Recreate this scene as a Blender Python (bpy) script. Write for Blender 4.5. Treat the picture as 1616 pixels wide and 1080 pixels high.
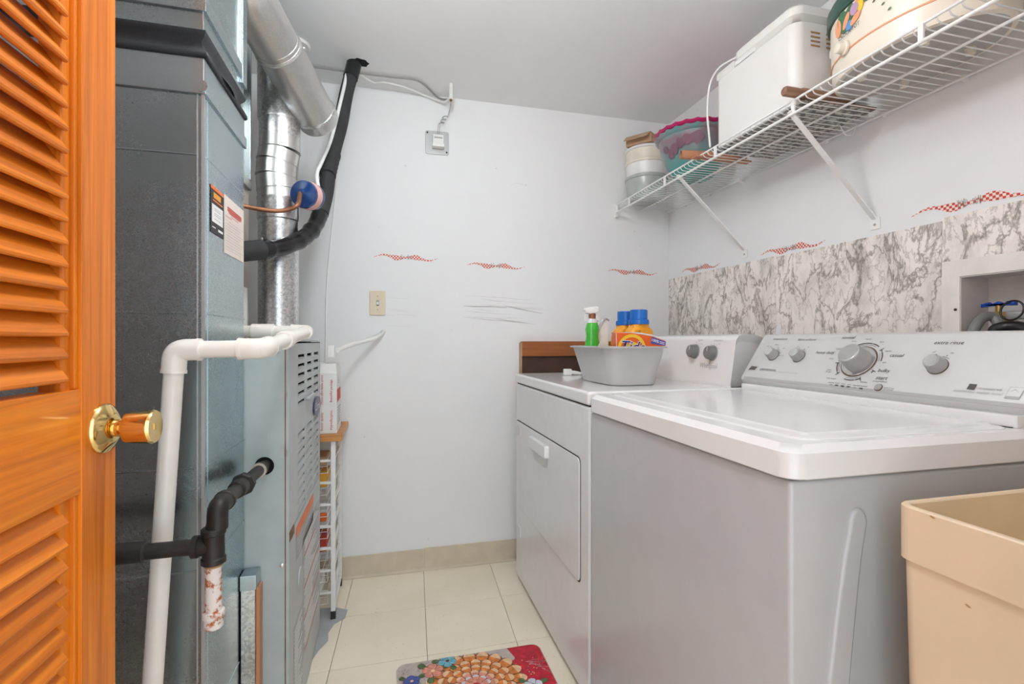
import bpy, bmesh, math, random
from mathutils import Matrix, Vector
random.seed(7)
scene = bpy.context.scene
C = scene.collection
R = math.radians
for o in list(bpy.data.objects):
    bpy.data.objects.remove(o)

# ------------------------------------------------------------------ camera
FPX, CX, CY, EYE = 773.0, 808.0, 538.0, 1.04
YAW = math.atan2(196, 773)
cam_d = bpy.data.cameras.new('camera'); cam = bpy.data.objects.new('camera', cam_d); C.objects.link(cam)
cam_d.sensor_width = 36; cam_d.lens = 36 * FPX / 1616; cam_d.clip_start = 0.02
cam_d.shift_y = -2 / 1616
cam.location = (0, 0, EYE); cam.rotation_euler = (R(90), 0, -YAW)
scene.camera = cam

# ------------------------------------------------------------------ world, lamps, exposure
w = bpy.data.worlds.new('world'); scene.world = w; w.use_nodes = True
wb = w.node_tree.nodes['Background']; wb.inputs[0].default_value = (0.82, 0.92, 1.0, 1); wb.inputs[1].default_value = 1.15
def lamp(name, kind, loc, power, color=(1, 1, 1), size=0.2, rot=None, size_y=None):
    d = bpy.data.lights.new(name, kind); d.energy = power; d.color = color
    if kind == 'AREA':
        d.size = size
        if size_y: d.shape = 'RECTANGLE'; d.size_y = size_y
    else:
        d.shadow_soft_size = size
    o = bpy.data.objects.new(name, d); C.objects.link(o); o.location = loc
    if rot: o.rotation_euler = rot
    return o
DOME_STRENGTH = 24.0
lamp('doorway_fill', 'POINT', (0.25, -0.55, 1.95), 1.5, (1.0, 0.98, 0.95), 0.25)  # added fill light behind the doorway, no fixture stands there
vs = scene.view_settings
vs.view_transform = 'Standard'; vs.look = 'None'; vs.exposure = 1.1
scene.cycles.diffuse_bounces = 8; scene.cycles.max_bounces = 12; vs.gamma = 1.0; vs.use_curve_mapping = False

# ------------------------------------------------------------------ measuring helpers (photo pixel -> point on a known plane)
_fw = (math.sin(YAW), math.cos(YAW)); _rt = (math.cos(YAW), -math.sin(YAW))
def _ray(px, py):
    a = (px - CX) / FPX
    return Vector((_fw[0] + _rt[0] * a, _fw[1] + _rt[1] * a, (CY - py) / FPX))
def on_x(px, py, x): d = _ray(px, py); return Vector((0, 0, EYE)) + d * (x / d.x)
def on_y(px, py, y): d = _ray(px, py); return Vector((0, 0, EYE)) + d * (y / d.y)
def on_z(px, py, z): d = _ray(px, py); return Vector((0, 0, EYE)) + d * ((z - EYE) / d.z)
def on_plane(px, py, p, n):
    d = _ray(px, py); o = Vector((0, 0, EYE)); return o + d * ((p - o).dot(n) / d.dot(n))

# ------------------------------------------------------------------ materials
MATS = {}
def nd(nt, t, **kw):
    n = nt.nodes.new(t)
    for k, v in kw.items(): setattr(n, k, v)
    return n
def ramp(nt, fac, stops):
    r = nd(nt, 'ShaderNodeValToRGB'); nt.links.new(fac, r.inputs[0])
    el = r.color_ramp.elements
    while len(el) < len(stops): el.new(0.5)
    for e, (p, c) in zip(el, stops): e.position = p; e.color = (*c, 1) if len(c) == 3 else c
    return r.outputs[0]
def coords(nt, scale=(1, 1, 1), rand=False, loc=(0, 0, 0)):
    tc = nd(nt, 'ShaderNodeTexCoord'); mp = nd(nt, 'ShaderNodeMapping')
    nt.links.new(tc.outputs['Object'], mp.inputs[0]); mp.inputs['Scale'].default_value = scale; mp.inputs['Location'].default_value = loc
    if rand:
        oi = nd(nt, 'ShaderNodeObjectInfo'); mu = nd(nt, 'ShaderNodeMath', operation='MULTIPLY'); mu.inputs[1].default_value = 37.0
        nt.links.new(oi.outputs['Random'], mu.inputs[0]); nt.links.new(mu.outputs[0], mp.inputs['Location'])
    return mp.outputs[0]
def noise(nt, vec, scale, detail=3, rough=0.5, dist=0.0):
    n = nd(nt, 'ShaderNodeTexNoise'); nt.links.new(vec, n.inputs['Vector'])
    n.inputs['Scale'].default_value = scale; n.inputs['Detail'].default_value = detail
    n.inputs['Roughness'].default_value = rough; n.inputs['Distortion'].default_value = dist
    return n.outputs[0]
def base(name, rough=0.5, metal=0.0, spec=0.5, coat=0.0):
    m = bpy.data.materials.new(name); m.use_nodes = True; nt = m.node_tree
    b = nt.nodes['Principled BSDF']; b.inputs['Roughness'].default_value = rough; b.inputs['Metallic'].default_value = metal
    b.inputs['Specular IOR Level'].default_value = spec; b.inputs['Coat Weight'].default_value = coat; b.inputs['Coat Roughness'].default_value = 0.08
    MATS[name] = m
    return m, nt, b
def bump(nt, b, h, strength=0.2, dist=0.002):
    n = nd(nt, 'ShaderNodeBump'); n.inputs['Strength'].default_value = strength; n.inputs['Distance'].default_value = dist
    nt.links.new(h, n.inputs['Height']); nt.links.new(n.outputs[0], b.inputs['Normal'])
def plain(name, col, rough=0.5, metal=0.0, var=0.06, nscale=18, spec=0.5, coat=0.0, bmp=0.0, bscale=120, alpha=1.0, trans=0.0, emit=0.0):
    """Painted, plastic or metal surface with faint mottling."""
    m, nt, b = base(name, rough, metal, spec, coat)
    v = coords(nt); f = noise(nt, v, nscale, 4)
    lo = tuple(max(0, c * (1 - var)) for c in col); hi = tuple(min(1, c * (1 + var)) for c in col)
    nt.links.new(ramp(nt, f, [(0.3, lo), (0.7, hi)]), b.inputs['Base Color'])
    if bmp: bump(nt, b, noise(nt, v, bscale, 2), bmp)
    if alpha < 1: b.inputs['Alpha'].default_value = alpha
    if trans: b.inputs['Transmission Weight'].default_value = trans
    if emit: b.inputs['Emission Color'].default_value = (*col, 1); b.inputs['Emission Strength'].default_value = emit
    return m
def wood(name, c0, c1, c2, axis, rough=0.42, coat=0.12, scale=1.0):
    m, nt, b = base(name, rough, 0, 0.3, coat)
    s = [42 * scale] * 3; s['xyz'.index(axis)] = 1.6 * scale
    v = coords(nt, tuple(s), rand=True)
    f = noise(nt, v, 1.0, 5, 0.6, 1.2)
    col = ramp(nt, f, [(0.25, c0), (0.5, c1), (0.72, c2)])
    s2 = [150 * scale] * 3; s2['xyz'.index(axis)] = 3.0
    f2 = noise(nt, coords(nt, tuple(s2), rand=True), 1.0, 2)
    mx = nd(nt, 'ShaderNodeMix', data_type='RGBA', blend_type='MULTIPLY'); mx.inputs[0].default_value = 0.4
    nt.links.new(col, mx.inputs[6]); nt.links.new(ramp(nt, f2, [(0.35, (0.62, 0.55, 0.5)), (0.6, (1, 1, 1))]), mx.inputs[7])
    nt.links.new(mx.outputs[2], b.inputs['Base Color']); bump(nt, b, f2, 0.08, 0.001)
    return m
def galv(name, lo, hi, rough=0.38, sp=90, metal=1.0):
    """Galvanised sheet steel with crystalline spangle."""
    m, nt, b = base(name, rough, metal)
    v = coords(nt); vo = nd(nt, 'ShaderNodeTexVoronoi'); nt.links.new(v, vo.inputs['Vector']); vo.inputs['Scale'].default_value = sp
    sx = nd(nt, 'ShaderNodeSeparateColor'); nt.links.new(vo.outputs['Color'], sx.inputs[0])
    n1 = noise(nt, v, 5, 4)
    mx = nd(nt, 'ShaderNodeMath', operation='MULTIPLY_ADD'); mx.inputs[1].default_value = 0.35
    nt.links.new(sx.outputs[0], mx.inputs[0]); nt.links.new(n1, mx.inputs[2])
    nt.links.new(ramp(nt, mx.outputs[0], [(0.4, lo), (0.95, hi)]), b.inputs['Base Color'])
    rr = nd(nt, 'ShaderNodeMapRange'); nt.links.new(mx.outputs[0], rr.inputs[0]); rr.inputs[1].default_value = 0.3; rr.inputs[2].default_value = 1.0
    rr.inputs[3].default_value = rough - 0.03; rr.inputs[4].default_value = rough + 0.05
    nt.links.new(rr.outputs[0], b.inputs['Roughness'])
    return m
def blotch(name, c0, c1, thr, rough=0.6, scale=40, width=0.04, metal=0.0):
    """Two-colour patches: chipped paint, rust, printed newspaper."""
    m, nt, b = base(name, rough, metal)
    f = noise(nt, coords(nt), scale, 5, 0.6)
    nt.links.new(ramp(nt, f, [(thr - width, c0), (thr + width, c1)]), b.inputs['Base Color'])
    return m

# wall paint with grubby smudges of their own shape
def paint(name, col, dirt, rough=0.6):
    m, nt, b = base(name, rough, 0, 0.35)
    v = coords(nt)
    f = noise(nt, v, 1.1, 5, 0.62)
    c1 = ramp(nt, f, [(0.25, tuple(x * 0.95 for x in col)), (0.6, col)])
    f2 = noise(nt, v, 38, 3, 0.7); f3 = noise(nt, v, 2.3, 3)
    mu = nd(nt, 'ShaderNodeMath', operation='MULTIPLY'); nt.links.new(f2, mu.inputs[0]); nt.links.new(f3, mu.inputs[1])
    mx = nd(nt, 'ShaderNodeMix', data_type='RGBA'); nt.links.new(c1, mx.inputs[6]); mx.inputs[7].default_value = (*dirt, 1)
    nt.links.new(ramp(nt, mu.outputs[0], [(0.42, (0, 0, 0)), (0.5, (0.55, 0.55, 0.55))]), mx.inputs[0])
    nt.links.new(mx.outputs[2], b.inputs['Base Color'])
    bump(nt, b, noise(nt, v, 55, 3), 0.1, 0.002)
    return m
paint('wall_paint', (0.83, 0.838, 0.842), (0.45, 0.44, 0.43))
paint('ceiling_paint', (0.87, 0.876, 0.885), (0.45, 0.45, 0.45), 0.75)
plain('outer_wall', (0.55, 0.52, 0.5), 0.7)
def tile_mat():
    m, nt, b = base('tile_vinyl', 0.38, 0, 0.45)
    v = coords(nt, rand=True)
    f = noise(nt, v, 4, 4)
    c = ramp(nt, f, [(0.3, (0.85, 0.765, 0.60)), (0.65, (0.92, 0.845, 0.69))])
    sp = noise(nt, coords(nt, (1, 2.2, 1), rand=True), 95, 3, 0.6)
    mx = nd(nt, 'ShaderNodeMix', data_type='RGBA'); nt.links.new(c, mx.inputs[6]); mx.inputs[7].default_value = (0.36, 0.27, 0.19, 1)
    nt.links.new(ramp(nt, sp, [(0.66, (0, 0, 0)), (0.72, (0.55, 0.55, 0.55))]), mx.inputs[0])
    nt.links.new(mx.outputs[2], b.inputs['Base Color'])
tile_mat()
def marble_mat():
    m, nt, b = base('marble_paper', 0.45, 0, 0.4)
    v = coords(nt, (1.0, 1.5, 0.75), rand=True)
    def vein(scale, dist, det):
        f = noise(nt, v, scale, det, 0.6, dist)
        sb = nd(nt, 'ShaderNodeMath', operation='SUBTRACT'); nt.links.new(f, sb.inputs[0]); sb.inputs[1].default_value = 0.5
        ab = nd(nt, 'ShaderNodeMath', operation='ABSOLUTE'); nt.links.new(sb.outputs[0], ab.inputs[0])
        return ab.outputs[0]
    cloud = noise(nt, v, 7, 6, 0.65, 0.4)
    c = ramp(nt, cloud, [(0.34, (0.60, 0.565, 0.53)), (0.46, (0.80, 0.755, 0.71)), (0.57, (0.90, 0.855, 0.805))])
    for sc, di, de, w_, dk in ((8.0, 0.5, 6, 0.032, (0.48, 0.455, 0.435)), (16.0, 0.3, 5, 0.026, (0.70, 0.68, 0.66))):
        mx = nd(nt, 'ShaderNodeMix', data_type='RGBA', blend_type='MULTIPLY'); mx.inputs[0].default_value = 1.0
        nt.links.new(c, mx.inputs[6]); nt.links.new(ramp(nt, vein(sc, di, de), [(0.004, dk), (w_, (1, 1, 1))]), mx.inputs[7]); c = mx.outputs[2]
    nt.links.new(c, b.inputs['Base Color'])
marble_mat()
def gingham_mat():
    m, nt, b = base('gingham_print', 0.6)
    ck = nd(nt, 'ShaderNodeTexChecker'); nt.links.new(coords(nt, (1, 1, 1)), ck.inputs[0]); ck.inputs['Scale'].default_value = 150
    ck.inputs['Color1'].default_value = (0.60, 0.055, 0.025, 1); ck.inputs['Color2'].default_value = (0.86, 0.74, 0.69, 1)
    nt.links.new(ck.outputs[0], b.inputs['Base Color'])
gingham_mat()
PINE = ((0.46, 0.11, 0.004), (0.74, 0.195, 0.008), (0.86, 0.28, 0.018))
wood('pine_vertical', *PINE, 'z'); wood('pine_lengthwise', *PINE, 'y')
wood('oak_board', (0.22, 0.07, 0.02), (0.36, 0.12, 0.035), (0.45, 0.17, 0.055), 'x')
wood('cart_top_wood', (0.42, 0.17, 0.05), (0.6, 0.27, 0.08), (0.68, 0.33, 0.12), 'x')
wood('rolling_pin_wood', (0.2, 0.11, 0.07), (0.3, 0.17, 0.11), (0.38, 0.23, 0.16), 'x')
plain('dark_board', (0.075, 0.035, 0.02), 0.6, var=0.2)
galv('duct_metal', (0.42, 0.50, 0.525), (0.48, 0.565, 0.585), 0.25, 600)
galv('duct_band_metal', (0.46, 0.54, 0.57), (0.51, 0.59, 0.62), 0.29, 600)
galv('flue_metal', (0.42, 0.43, 0.44), (0.88, 0.89, 0.9), 0.3, 190)
galv('pipe_metal', (0.66, 0.66, 0.65), (0.76, 0.76, 0.75), 0.33, 300)
galv('plenum_metal', (0.33, 0.33, 0.31), (0.56, 0.56, 0.53), 0.42, 120)
plain('coil_casing', (0.42, 0.37, 0.32), 0.6)
plain('furnace_enamel', (0.44, 0.47, 0.475), 0.42, var=0.04)
plain('furnace_side', (0.40, 0.46, 0.46), 0.45, var=0.06)
plain('rust_seam', (0.23, 0.12, 0.04), 0.7, var=0.4)
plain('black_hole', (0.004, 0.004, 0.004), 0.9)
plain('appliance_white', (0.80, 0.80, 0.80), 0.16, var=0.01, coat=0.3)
plain('washer_shade_enamel', (0.50, 0.51, 0.52), 0.22, var=0.02, coat=0.25)  # same white paint as the deck, darkened to carry the sides' shade
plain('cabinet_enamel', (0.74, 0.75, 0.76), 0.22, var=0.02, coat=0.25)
plain('seam_dark', (0.035, 0.025, 0.018), 0.7)
plain('console_grey', (0.66, 0.66, 0.655), 0.32, var=0.02, metal=0.25)
plain('console_chin', (0.52, 0.52, 0.515), 0.32, var=0.02, metal=0.25)
plain('ring_brown', (0.13, 0.085, 0.055), 0.5)
plain('print_faint', (0.46, 0.455, 0.45), 0.6)
plain('knob_grey', (0.37, 0.37, 0.365), 0.35, var=0.02)
plain('knob_dark', (0.2, 0.2, 0.195), 0.35)
plain('brushed_metal', (0.75, 0.75, 0.74), 0.22, 1.0)
plain('print_dark', (0.10, 0.085, 0.075), 0.6)
plain('print_grey', (0.38, 0.37, 0.36), 0.6)
plain('badge_dark', (0.08, 0.05, 0.04), 0.3)
plain('white_plastic', (0.82, 0.82, 0.8), 0.35, var=0.02)
plain('shelf_wire_white', (0.84, 0.84, 0.83), 0.3, var=0.02)
plain('baseboard_vinyl', (0.62, 0.54, 0.42), 0.5)
plain('floor_base', (0.16, 0.12, 0.08), 0.8)
plain('patch_grey', (0.42, 0.43, 0.44), 0.6)
plain('pvc', (0.80, 0.76, 0.70), 0.32, var=0.04)
plain('pvc_fitting', (0.83, 0.79, 0.73), 0.3, var=0.03)
plain('pipe_insulation', (0.03, 0.03, 0.031), 0.8, var=0.25, bmp=0.4)
plain('pipe_tape', (0.012, 0.012, 0.013), 0.22)
plain('copper', (0.30, 0.13, 0.07), 0.45, 0.7, var=0.3)
plain('drier_blue', (0.006, 0.04, 0.16), 0.25, coat=0.4)
plain('label_pink', (0.75, 0.42, 0.38), 0.6)
plain('iron_pipe', (0.035, 0.031, 0.028), 0.5, 0.5, var=0.4, bmp=0.2)
plain('pipe_dope', (0.5, 0.45, 0.38), 0.7, var=0.3)
blotch('rusty_white', (0.42, 0.11, 0.02), (0.72, 0.68, 0.64), 0.47, 0.6, 70)
plain('canvas_black', (0.02, 0.022, 0.026), 0.55, var=0.3, bmp=0.3, bscale=400)
plain('brass', (0.83, 0.60, 0.24), 0.12, 1.0)
plain('brass_dull', (0.55, 0.38, 0.14), 0.3, 1.0)
plain('paper_white', (0.80, 0.79, 0.77), 0.7, var=0.03)
plain('paper_cream', (0.74, 0.66, 0.60), 0.7, var=0.03)
plain('print_red', (0.62, 0.07, 0.05), 0.6)
plain('print_orange', (0.80, 0.17, 0.03), 0.5)
plain('print_black', (0.025, 0.022, 0.022), 0.5)
plain('print_flame', (0.80, 0.33, 0.03), 0.5)
plain('emblem_blue', (0.03, 0.035, 0.09), 0.3)
plain('plate_beige', (0.72, 0.62, 0.46), 0.4, var=0.02)
plain('plate_steel', (0.45, 0.45, 0.45), 0.4, 0.6)
plain('wire_grey', (0.30, 0.29, 0.28), 0.5)
plain('basin_grey', (0.50, 0.50, 0.495), 0.4, var=0.03)
plain('spray_green', (0.06, 0.48, 0.05), 0.15, var=0.15, coat=0.4)
plain('clear_plastic', (0.62, 0.66, 0.65), 0.2, var=0.04)
plain('detergent_orange', (0.86, 0.36, 0.02), 0.25, var=0.03)
plain('cap_blue', (0.01, 0.14, 0.52), 0.3, var=0.04)
plain('carton_orange', (0.82, 0.13, 0.015), 0.35, var=0.05)
plain('logo_yellow', (0.88, 0.58, 0.03), 0.4)
plain('logo_navy', (0.04, 0.03, 0.24), 0.4)
plain('banner_blue', (0.08, 0.09, 0.42), 0.4)
plain('sink_plastic', (0.72, 0.56, 0.38), 0.42, var=0.06, nscale=6)
plain('sink_inside', (0.76, 0.60, 0.38), 0.5, var=0.1, nscale=6)
plain('stain_rust', (0.42, 0.24, 0.1), 0.7)
plain('bread_maker_white', (0.80, 0.785, 0.76), 0.35, var=0.01)
plain('cooker_cream', (0.82, 0.75, 0.64), 0.3, var=0.02)
plain('lid_green', (0.025, 0.085, 0.065), 0.3)
plain('cooker_base', (0.48, 0.46, 0.44), 0.45, 0.4)
plain('petal_peach', (0.84, 0.36, 0.19), 0.5)
plain('petal_mauve', (0.52, 0.33, 0.50), 0.5)
plain('petal_blue', (0.12, 0.32, 0.66), 0.5)
plain('leaf_green', (0.06, 0.17, 0.08), 0.5)
def bowl_mat():
    m, nt, b = base('bowl_teal', 0.28)
    v = coords(nt); sp_ = nd(nt, 'ShaderNodeSeparateXYZ'); nt.links.new(v, sp_.inputs[0])
    ad = nd(nt, 'ShaderNodeMath', operation='MULTIPLY_ADD'); nt.links.new(noise(nt, v, 16, 4), ad.inputs[0]); ad.inputs[1].default_value = 0.09; nt.links.new(sp_.outputs[2], ad.inputs[2])
    nt.links.new(ramp(nt, ad.outputs[0], [(0.08, (0.09, 0.33, 0.30)), (0.15, (0.20, 0.24, 0.25)), (0.19, (0.27, 0.17, 0.20)), (0.205, (0.22, 0.27, 0.28)), (0.22, (0.13, 0.30, 0.29))]), b.inputs['Base Color'])
bowl_mat()
plain('bowl_pink', (0.55, 0.02, 0.14), 0.3)
plain('stain_maroon', (0.20, 0.10, 0.14), 0.4)
plain('tub_clear', (0.44, 0.47, 0.43), 0.25, var=0.1)
plain('tub_cream', (0.78, 0.73, 0.62), 0.4)
plain('cardboard', (0.50, 0.33, 0.20), 0.75)
plain('cardboard_tube', (0.48, 0.22, 0.12), 0.7)
blotch('newsprint', (0.16, 0.15, 0.14), (0.56, 0.54, 0.50), 0.52, 0.8, 55, 0.06)
plain('hose_black', (0.012, 0.012, 0.013), 0.35)
plain('hose_grey', (0.20, 0.20, 0.20), 0.45, bmp=0.4)
plain('valve_blue', (0.01, 0.07, 0.42), 0.3)
plain('box_plastic', (0.82, 0.785, 0.745), 0.4)
plain('box_inside', (0.62, 0.60, 0.58), 0.4)
plain('mat_ground', (0.50, 0.43, 0.39), 0.6, var=0.12, nscale=30)
plain('mat_red', (0.55, 0.012, 0.035), 0.5, var=0.3, nscale=60)
plain('mat_orange', (0.66, 0.20, 0.035), 0.5, var=0.35, nscale=70)
plain('mat_tip', (0.80, 0.54, 0.32), 0.5, var=0.2, nscale=70)
plain('mat_pink', (0.72, 0.28, 0.20), 0.5, var=0.25, nscale=80)
plain('mat_line', (0.12, 0.05, 0.025), 0.6)
plain('mat_blue', (0.05, 0.09, 0.36), 0.5, var=0.3, nscale=80)
plain('mat_sky', (0.16, 0.45, 0.55), 0.5, var=0.3, nscale=80)
plain('mat_green', (0.08, 0.15, 0.05), 0.5, var=0.4, nscale=80)
plain('mat_pale', (0.62, 0.66, 0.75), 0.5)
plain('scuff', (0.70, 0.70, 0.695), 0.7)
plain('scuff_dark', (0.5, 0.495, 0.49), 0.7)
plain('dome_glass', (0.925, 0.98, 1.0), 0.4, var=0.0, emit=DOME_STRENGTH)
plain('bag_clear', (0.66, 0.66, 0.64), 0.25, var=0.1)
plain('packet_yellow', (0.75, 0.38, 0.04), 0.45)
plain('packet_red', (0.5, 0.05, 0.03), 0.45)

# ------------------------------------------------------------------ mesh builder
OFF = {}
def ident(): return Matrix.Identity(4)
def frame(o, u, v, n): 
    u, v, n = Vector(u).normalized(), Vector(v).normalized(), Vector(n).normalized()
    m = Matrix.Identity(4)
    for i in range(3): m[i][0], m[i][1], m[i][2], m[i][3] = u[i], v[i], n[i], o[i]
    return m
def smooth_path(pts, per=8):
    pts = [Vector(p) for p in pts]
    if len(pts) < 3: return pts
    P = [pts[0] * 2 - pts[1]] + pts + [pts[-1] * 2 - pts[-2]]; out = []
    for i in range(1, len(P) - 2):
        a, b, c, d = P[i - 1:i + 3]
        for k in range(per):
            t = k / per
            out.append(0.5 * ((2 * b) + (c - a) * t + (2 * a - 5 * b + 4 * c - d) * t * t + (3 * b - a - 3 * c + d) * t ** 3))
    out.append(pts[-1]); return out
def fillet(pts, r, n=6):
    pts = [Vector(p) for p in pts]; out = [pts[0]]
    for i in range(1, len(pts) - 1):
        a, b, c = pts[i - 1:i + 2]; d1 = (a - b).normalized(); d2 = (c - b).normalized()
        rr = min(r, (a - b).length * 0.48, (c - b).length * 0.48); p, q = b + d1 * rr, b + d2 * rr
        for k in range(n + 1):
            t = k / n; out.append(p * (1 - t) ** 2 + b * 2 * t * (1 - t) + q * t * t)
    out.append(pts[-1]); return out
class MB:
    def __init__(s): s.bm = bmesh.new(); s.mats = ['']; s.mi = 0
    def use(s, mat):
        if s.mats == ['']: s.mats = [mat]
        if mat not in s.mats: s.mats.append(mat)
        s.mi = s.mats.index(mat); return s
    def _in(s, t, xf=None):
        if xf is not None: t.transform(xf)
        for f in t.faces: f.material_index = s.mi
        me = bpy.data.meshes.new('tmp'); t.to_mesh(me); t.free(); s.bm.from_mesh(me); bpy.data.meshes.remove(me); return s
    def box(s, x0, x1, y0, y1, z0, z1, bev=0, seg=2, xf=None):
        t = bmesh.new(); bmesh.ops.create_cube(t, size=1)
        for v in t.verts: v.co = Vector(((x0 + x1) / 2 + v.co.x * (x1 - x0), (y0 + y1) / 2 + v.co.y * (y1 - y0), (z0 + z1) / 2 + v.co.z * (z1 - z0)))
        if bev: bmesh.ops.bevel(t, geom=t.edges[:], offset=bev, segments=seg, profile=0.5, affect='EDGES')
        return s._in(t, xf)
    def vbox(s, x0, x1, y0, y1, z0, z1, r, bev=0.0, seg=4, xf=None, taper=0.0, bot=None):
        """box with rounded vertical edges; taper shrinks the bottom"""
        t = bmesh.new(); pl = rrect(x0, x1, y0, y1, r, seg); cx, cy = (x0 + x1) / 2, (y0 + y1) / 2
        b0 = bev if bot is None else bot
        lv = [(z0, -taper - b0), (z0 + b0, -taper), (z1 - bev, 0), (z1, -bev)] if bev else [(z0, -taper), (z1, 0)]
        rings = []
        for z, ins in lv:
            kx = 1 + 2 * ins / (x1 - x0); ky = 1 + 2 * ins / (y1 - y0)
            rings.append([t.verts.new((cx + (p[0] - cx) * kx, cy + (p[1] - cy) * ky, z)) for p in pl])
        n = len(pl)
        for a, b in zip(rings, rings[1:]):
            for i in range(n): t.faces.new((a[i], a[(i + 1) % n], b[(i + 1) % n], b[i]))
        t.faces.new(rings[0][::-1]); t.faces.new(rings[-1])
        return s._in(t, xf)
    def loft(s, rings, cap0=True, cap1=True, xf=None, close=True):
        t = bmesh.new(); R_ = [[t.verts.new(p) for p in r] for r in rings]; n = len(R_[0])
        for a, b in zip(R_, R_[1:]):
            for i in range(n if close else n - 1): t.faces.new((a[i], a[(i + 1) % n], b[(i + 1) % n], b[i]))
        if cap0: t.faces.new(R_[0][::-1])
        if cap1: t.faces.new(R_[-1])
        return s._in(t, xf)
    def lathe(s, prof, xf=None, n=28, sx=1, sy=1, cap0=True, cap1=True):
        return s.loft([[(r * sx * math.cos(2 * math.pi * k / n), r * sy * math.sin(2 * math.pi * k / n), z) for k in range(n)] for r, z in prof], cap0, cap1, xf)
    def cyl(s, p0, p1, r0, r1=None, n=20):
        p0, p1 = Vector(p0), Vector(p1); r1 = r0 if r1 is None else r1; d = p1 - p0
        q = d.to_track_quat('Z', 'Y').to_matrix().to_4x4(); q.translation = p0
        return s.lathe([(r0, 0), (r1, d.length)], q, n)
    def rod(s, p0, prof, d, n=24):
        q = Vector(d).to_track_quat('Z', 'Y').to_matrix().to_4x4(); q.translation = Vector(p0)
        return s.lathe(prof, q, n)
    def tube(s, pts, r, n=12, caps=True, flat=1.0):
        pts = [Vector(p) for p in pts]; rs = r if isinstance(r, (list, tuple)) else [r] * len(pts)
        t0 = (pts[1] - pts[0]).normalized(); a = Vector((0, 0, 1)) if abs(t0.z) < 0.9 else Vector((1, 0, 0))
        nrm = (a - t0 * a.dot(t0)).normalized(); rings = []
        for i, p in enumerate(pts):
            tg = (pts[min(i + 1, len(pts) - 1)] - pts[max(i - 1, 0)]).normalized()
            nrm = (nrm - tg * nrm.dot(tg)).normalized(); bi = tg.cross(nrm)
            rings.append([p + (nrm * math.cos(2 * math.pi * k / n) + bi * math.sin(2 * math.pi * k / n) * flat) * rs[i] for k in range(n)])
        return s.loft(rings, caps, caps)
    def poly(s, pts, depth=0.0, xf=None, bev=0.0):
        """outline in local uv, extruded towards +n by depth"""
        t = bmesh.new(); vs_ = [t.verts.new((p[0], p[1], 0)) for p in pts]; f = t.faces.new(vs_)
        if depth:
            g = bmesh.ops.extrude_face_region(t, geom=[f]); up = [e for e in g['geom'] if isinstance(e, bmesh.types.BMVert)]
            bmesh.ops.translate(t, verts=up, vec=(0, 0, depth))
            if bev:
                su = set(up); ed = [e for e in t.edges if e.verts[0] in su and e.verts[1] in su]
                bmesh.ops.bevel(t, geom=ed, offset=bev, segments=2, profile=0.5, affect='EDGES')
            bmesh.ops.recalc_face_normals(t, faces=t.faces)
        return s._in(t, xf)
    def holed(s, u0, u1, v0, v1, holes, depth, xf):
        """plate with rectangular openings, extruded to -n"""
        us = sorted({u0, u1, *[h[0] for h in holes], *[h[1] for h in holes]}); vv = sorted({v0, v1, *[h[2] for h in holes], *[h[3] for h in holes]})
        t = bmesh.new(); G = {}
        def V(i, j):
            if (i, j) not in G: G[(i, j)] = t.verts.new((us[i], vv[j], 0))
            return G[(i, j)]
        fs = []
        for i in range(len(us) - 1):
            for j in range(len(vv) - 1):
                cu, cv = (us[i] + us[i + 1]) / 2, (vv[j] + vv[j + 1]) / 2
                if any(h[0] < cu < h[1] and h[2] < cv < h[3] for h in holes): continue
                fs.append(t.faces.new((V(i, j), V(i + 1, j), V(i + 1, j + 1), V(i, j + 1))))
        g = bmesh.ops.extrude_face_region(t, geom=fs)
        bmesh.ops.translate(t, verts=[e for e in g['geom'] if isinstance(e, bmesh.types.BMVert)], vec=(0, 0, -depth))
        bmesh.ops.recalc_face_normals(t, faces=t.faces)
        return s._in(t, xf)
    def mesh(s, name, off=(0, 0, 0), angle=38, smooth=True):
        if any(off): bmesh.ops.translate(s.bm, verts=s.bm.verts[:], vec=-Vector(off))
        me = bpy.data.meshes.new(name); s.bm.to_mesh(me); s.bm.free()
        for m in s.mats:
            if m: me.materials.append(MATS[m])
        if smooth:
            me.polygons.foreach_set('use_smooth', [True] * len(me.polygons)); me.set_sharp_from_angle(angle=R(angle))
        return me
    def build(s, name, mat=None, parent=None, origin=None, angle=38, xf=None, smooth=True):
        if mat: s.mats[0] = mat
        if xf is not None: s.bm.transform(xf)
        if parent is not None: off = OFF[parent]
        elif origin is not None: off = Vector(origin)
        else:
            cs = [v.co for v in s.bm.verts]
            off = Vector(((min(c.x for c in cs) + max(c.x for c in cs)) / 2, (min(c.y for c in cs) + max(c.y for c in cs)) / 2, min(c.z for c in cs)))
        me = s.mesh(name, off, angle, smooth); o = bpy.data.objects.new(name, me); C.objects.link(o)
        if parent is not None: o.parent = parent
        else: o.location = off
        if smooth and len(me.polygons) < 6000:
            wm_ = o.modifiers.new('normals', 'WEIGHTED_NORMAL'); wm_.keep_sharp = True; wm_.weight = 90
        OFF[o] = Vector(off); return o
def rrect(x0, x1, y0, y1, r, seg=4):
    out = []
    for cx, cy, a in ((x1 - r, y1 - r, 0), (x0 + r, y1 - r, 90), (x0 + r, y0 + r, 180), (x1 - r, y0 + r, 270)):
        for k in range(seg + 1):
            t = R(a + 90 * k / seg); out.append((cx + r * math.cos(t), cy + r * math.sin(t)))
    return out
def rr3(b, r, z, seg=6, g=0.0): return [(x, y, z) for x, y in rrect(b[0] - g, b[1] + g, b[2] - g, b[3] + g, r + g, seg)]
def disc(cx, cy, r, n=20, sy=1.0): return [(cx + r * math.cos(2 * math.pi * k / n), cy + r * sy * math.sin(2 * math.pi * k / n)) for k in range(n)]
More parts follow.
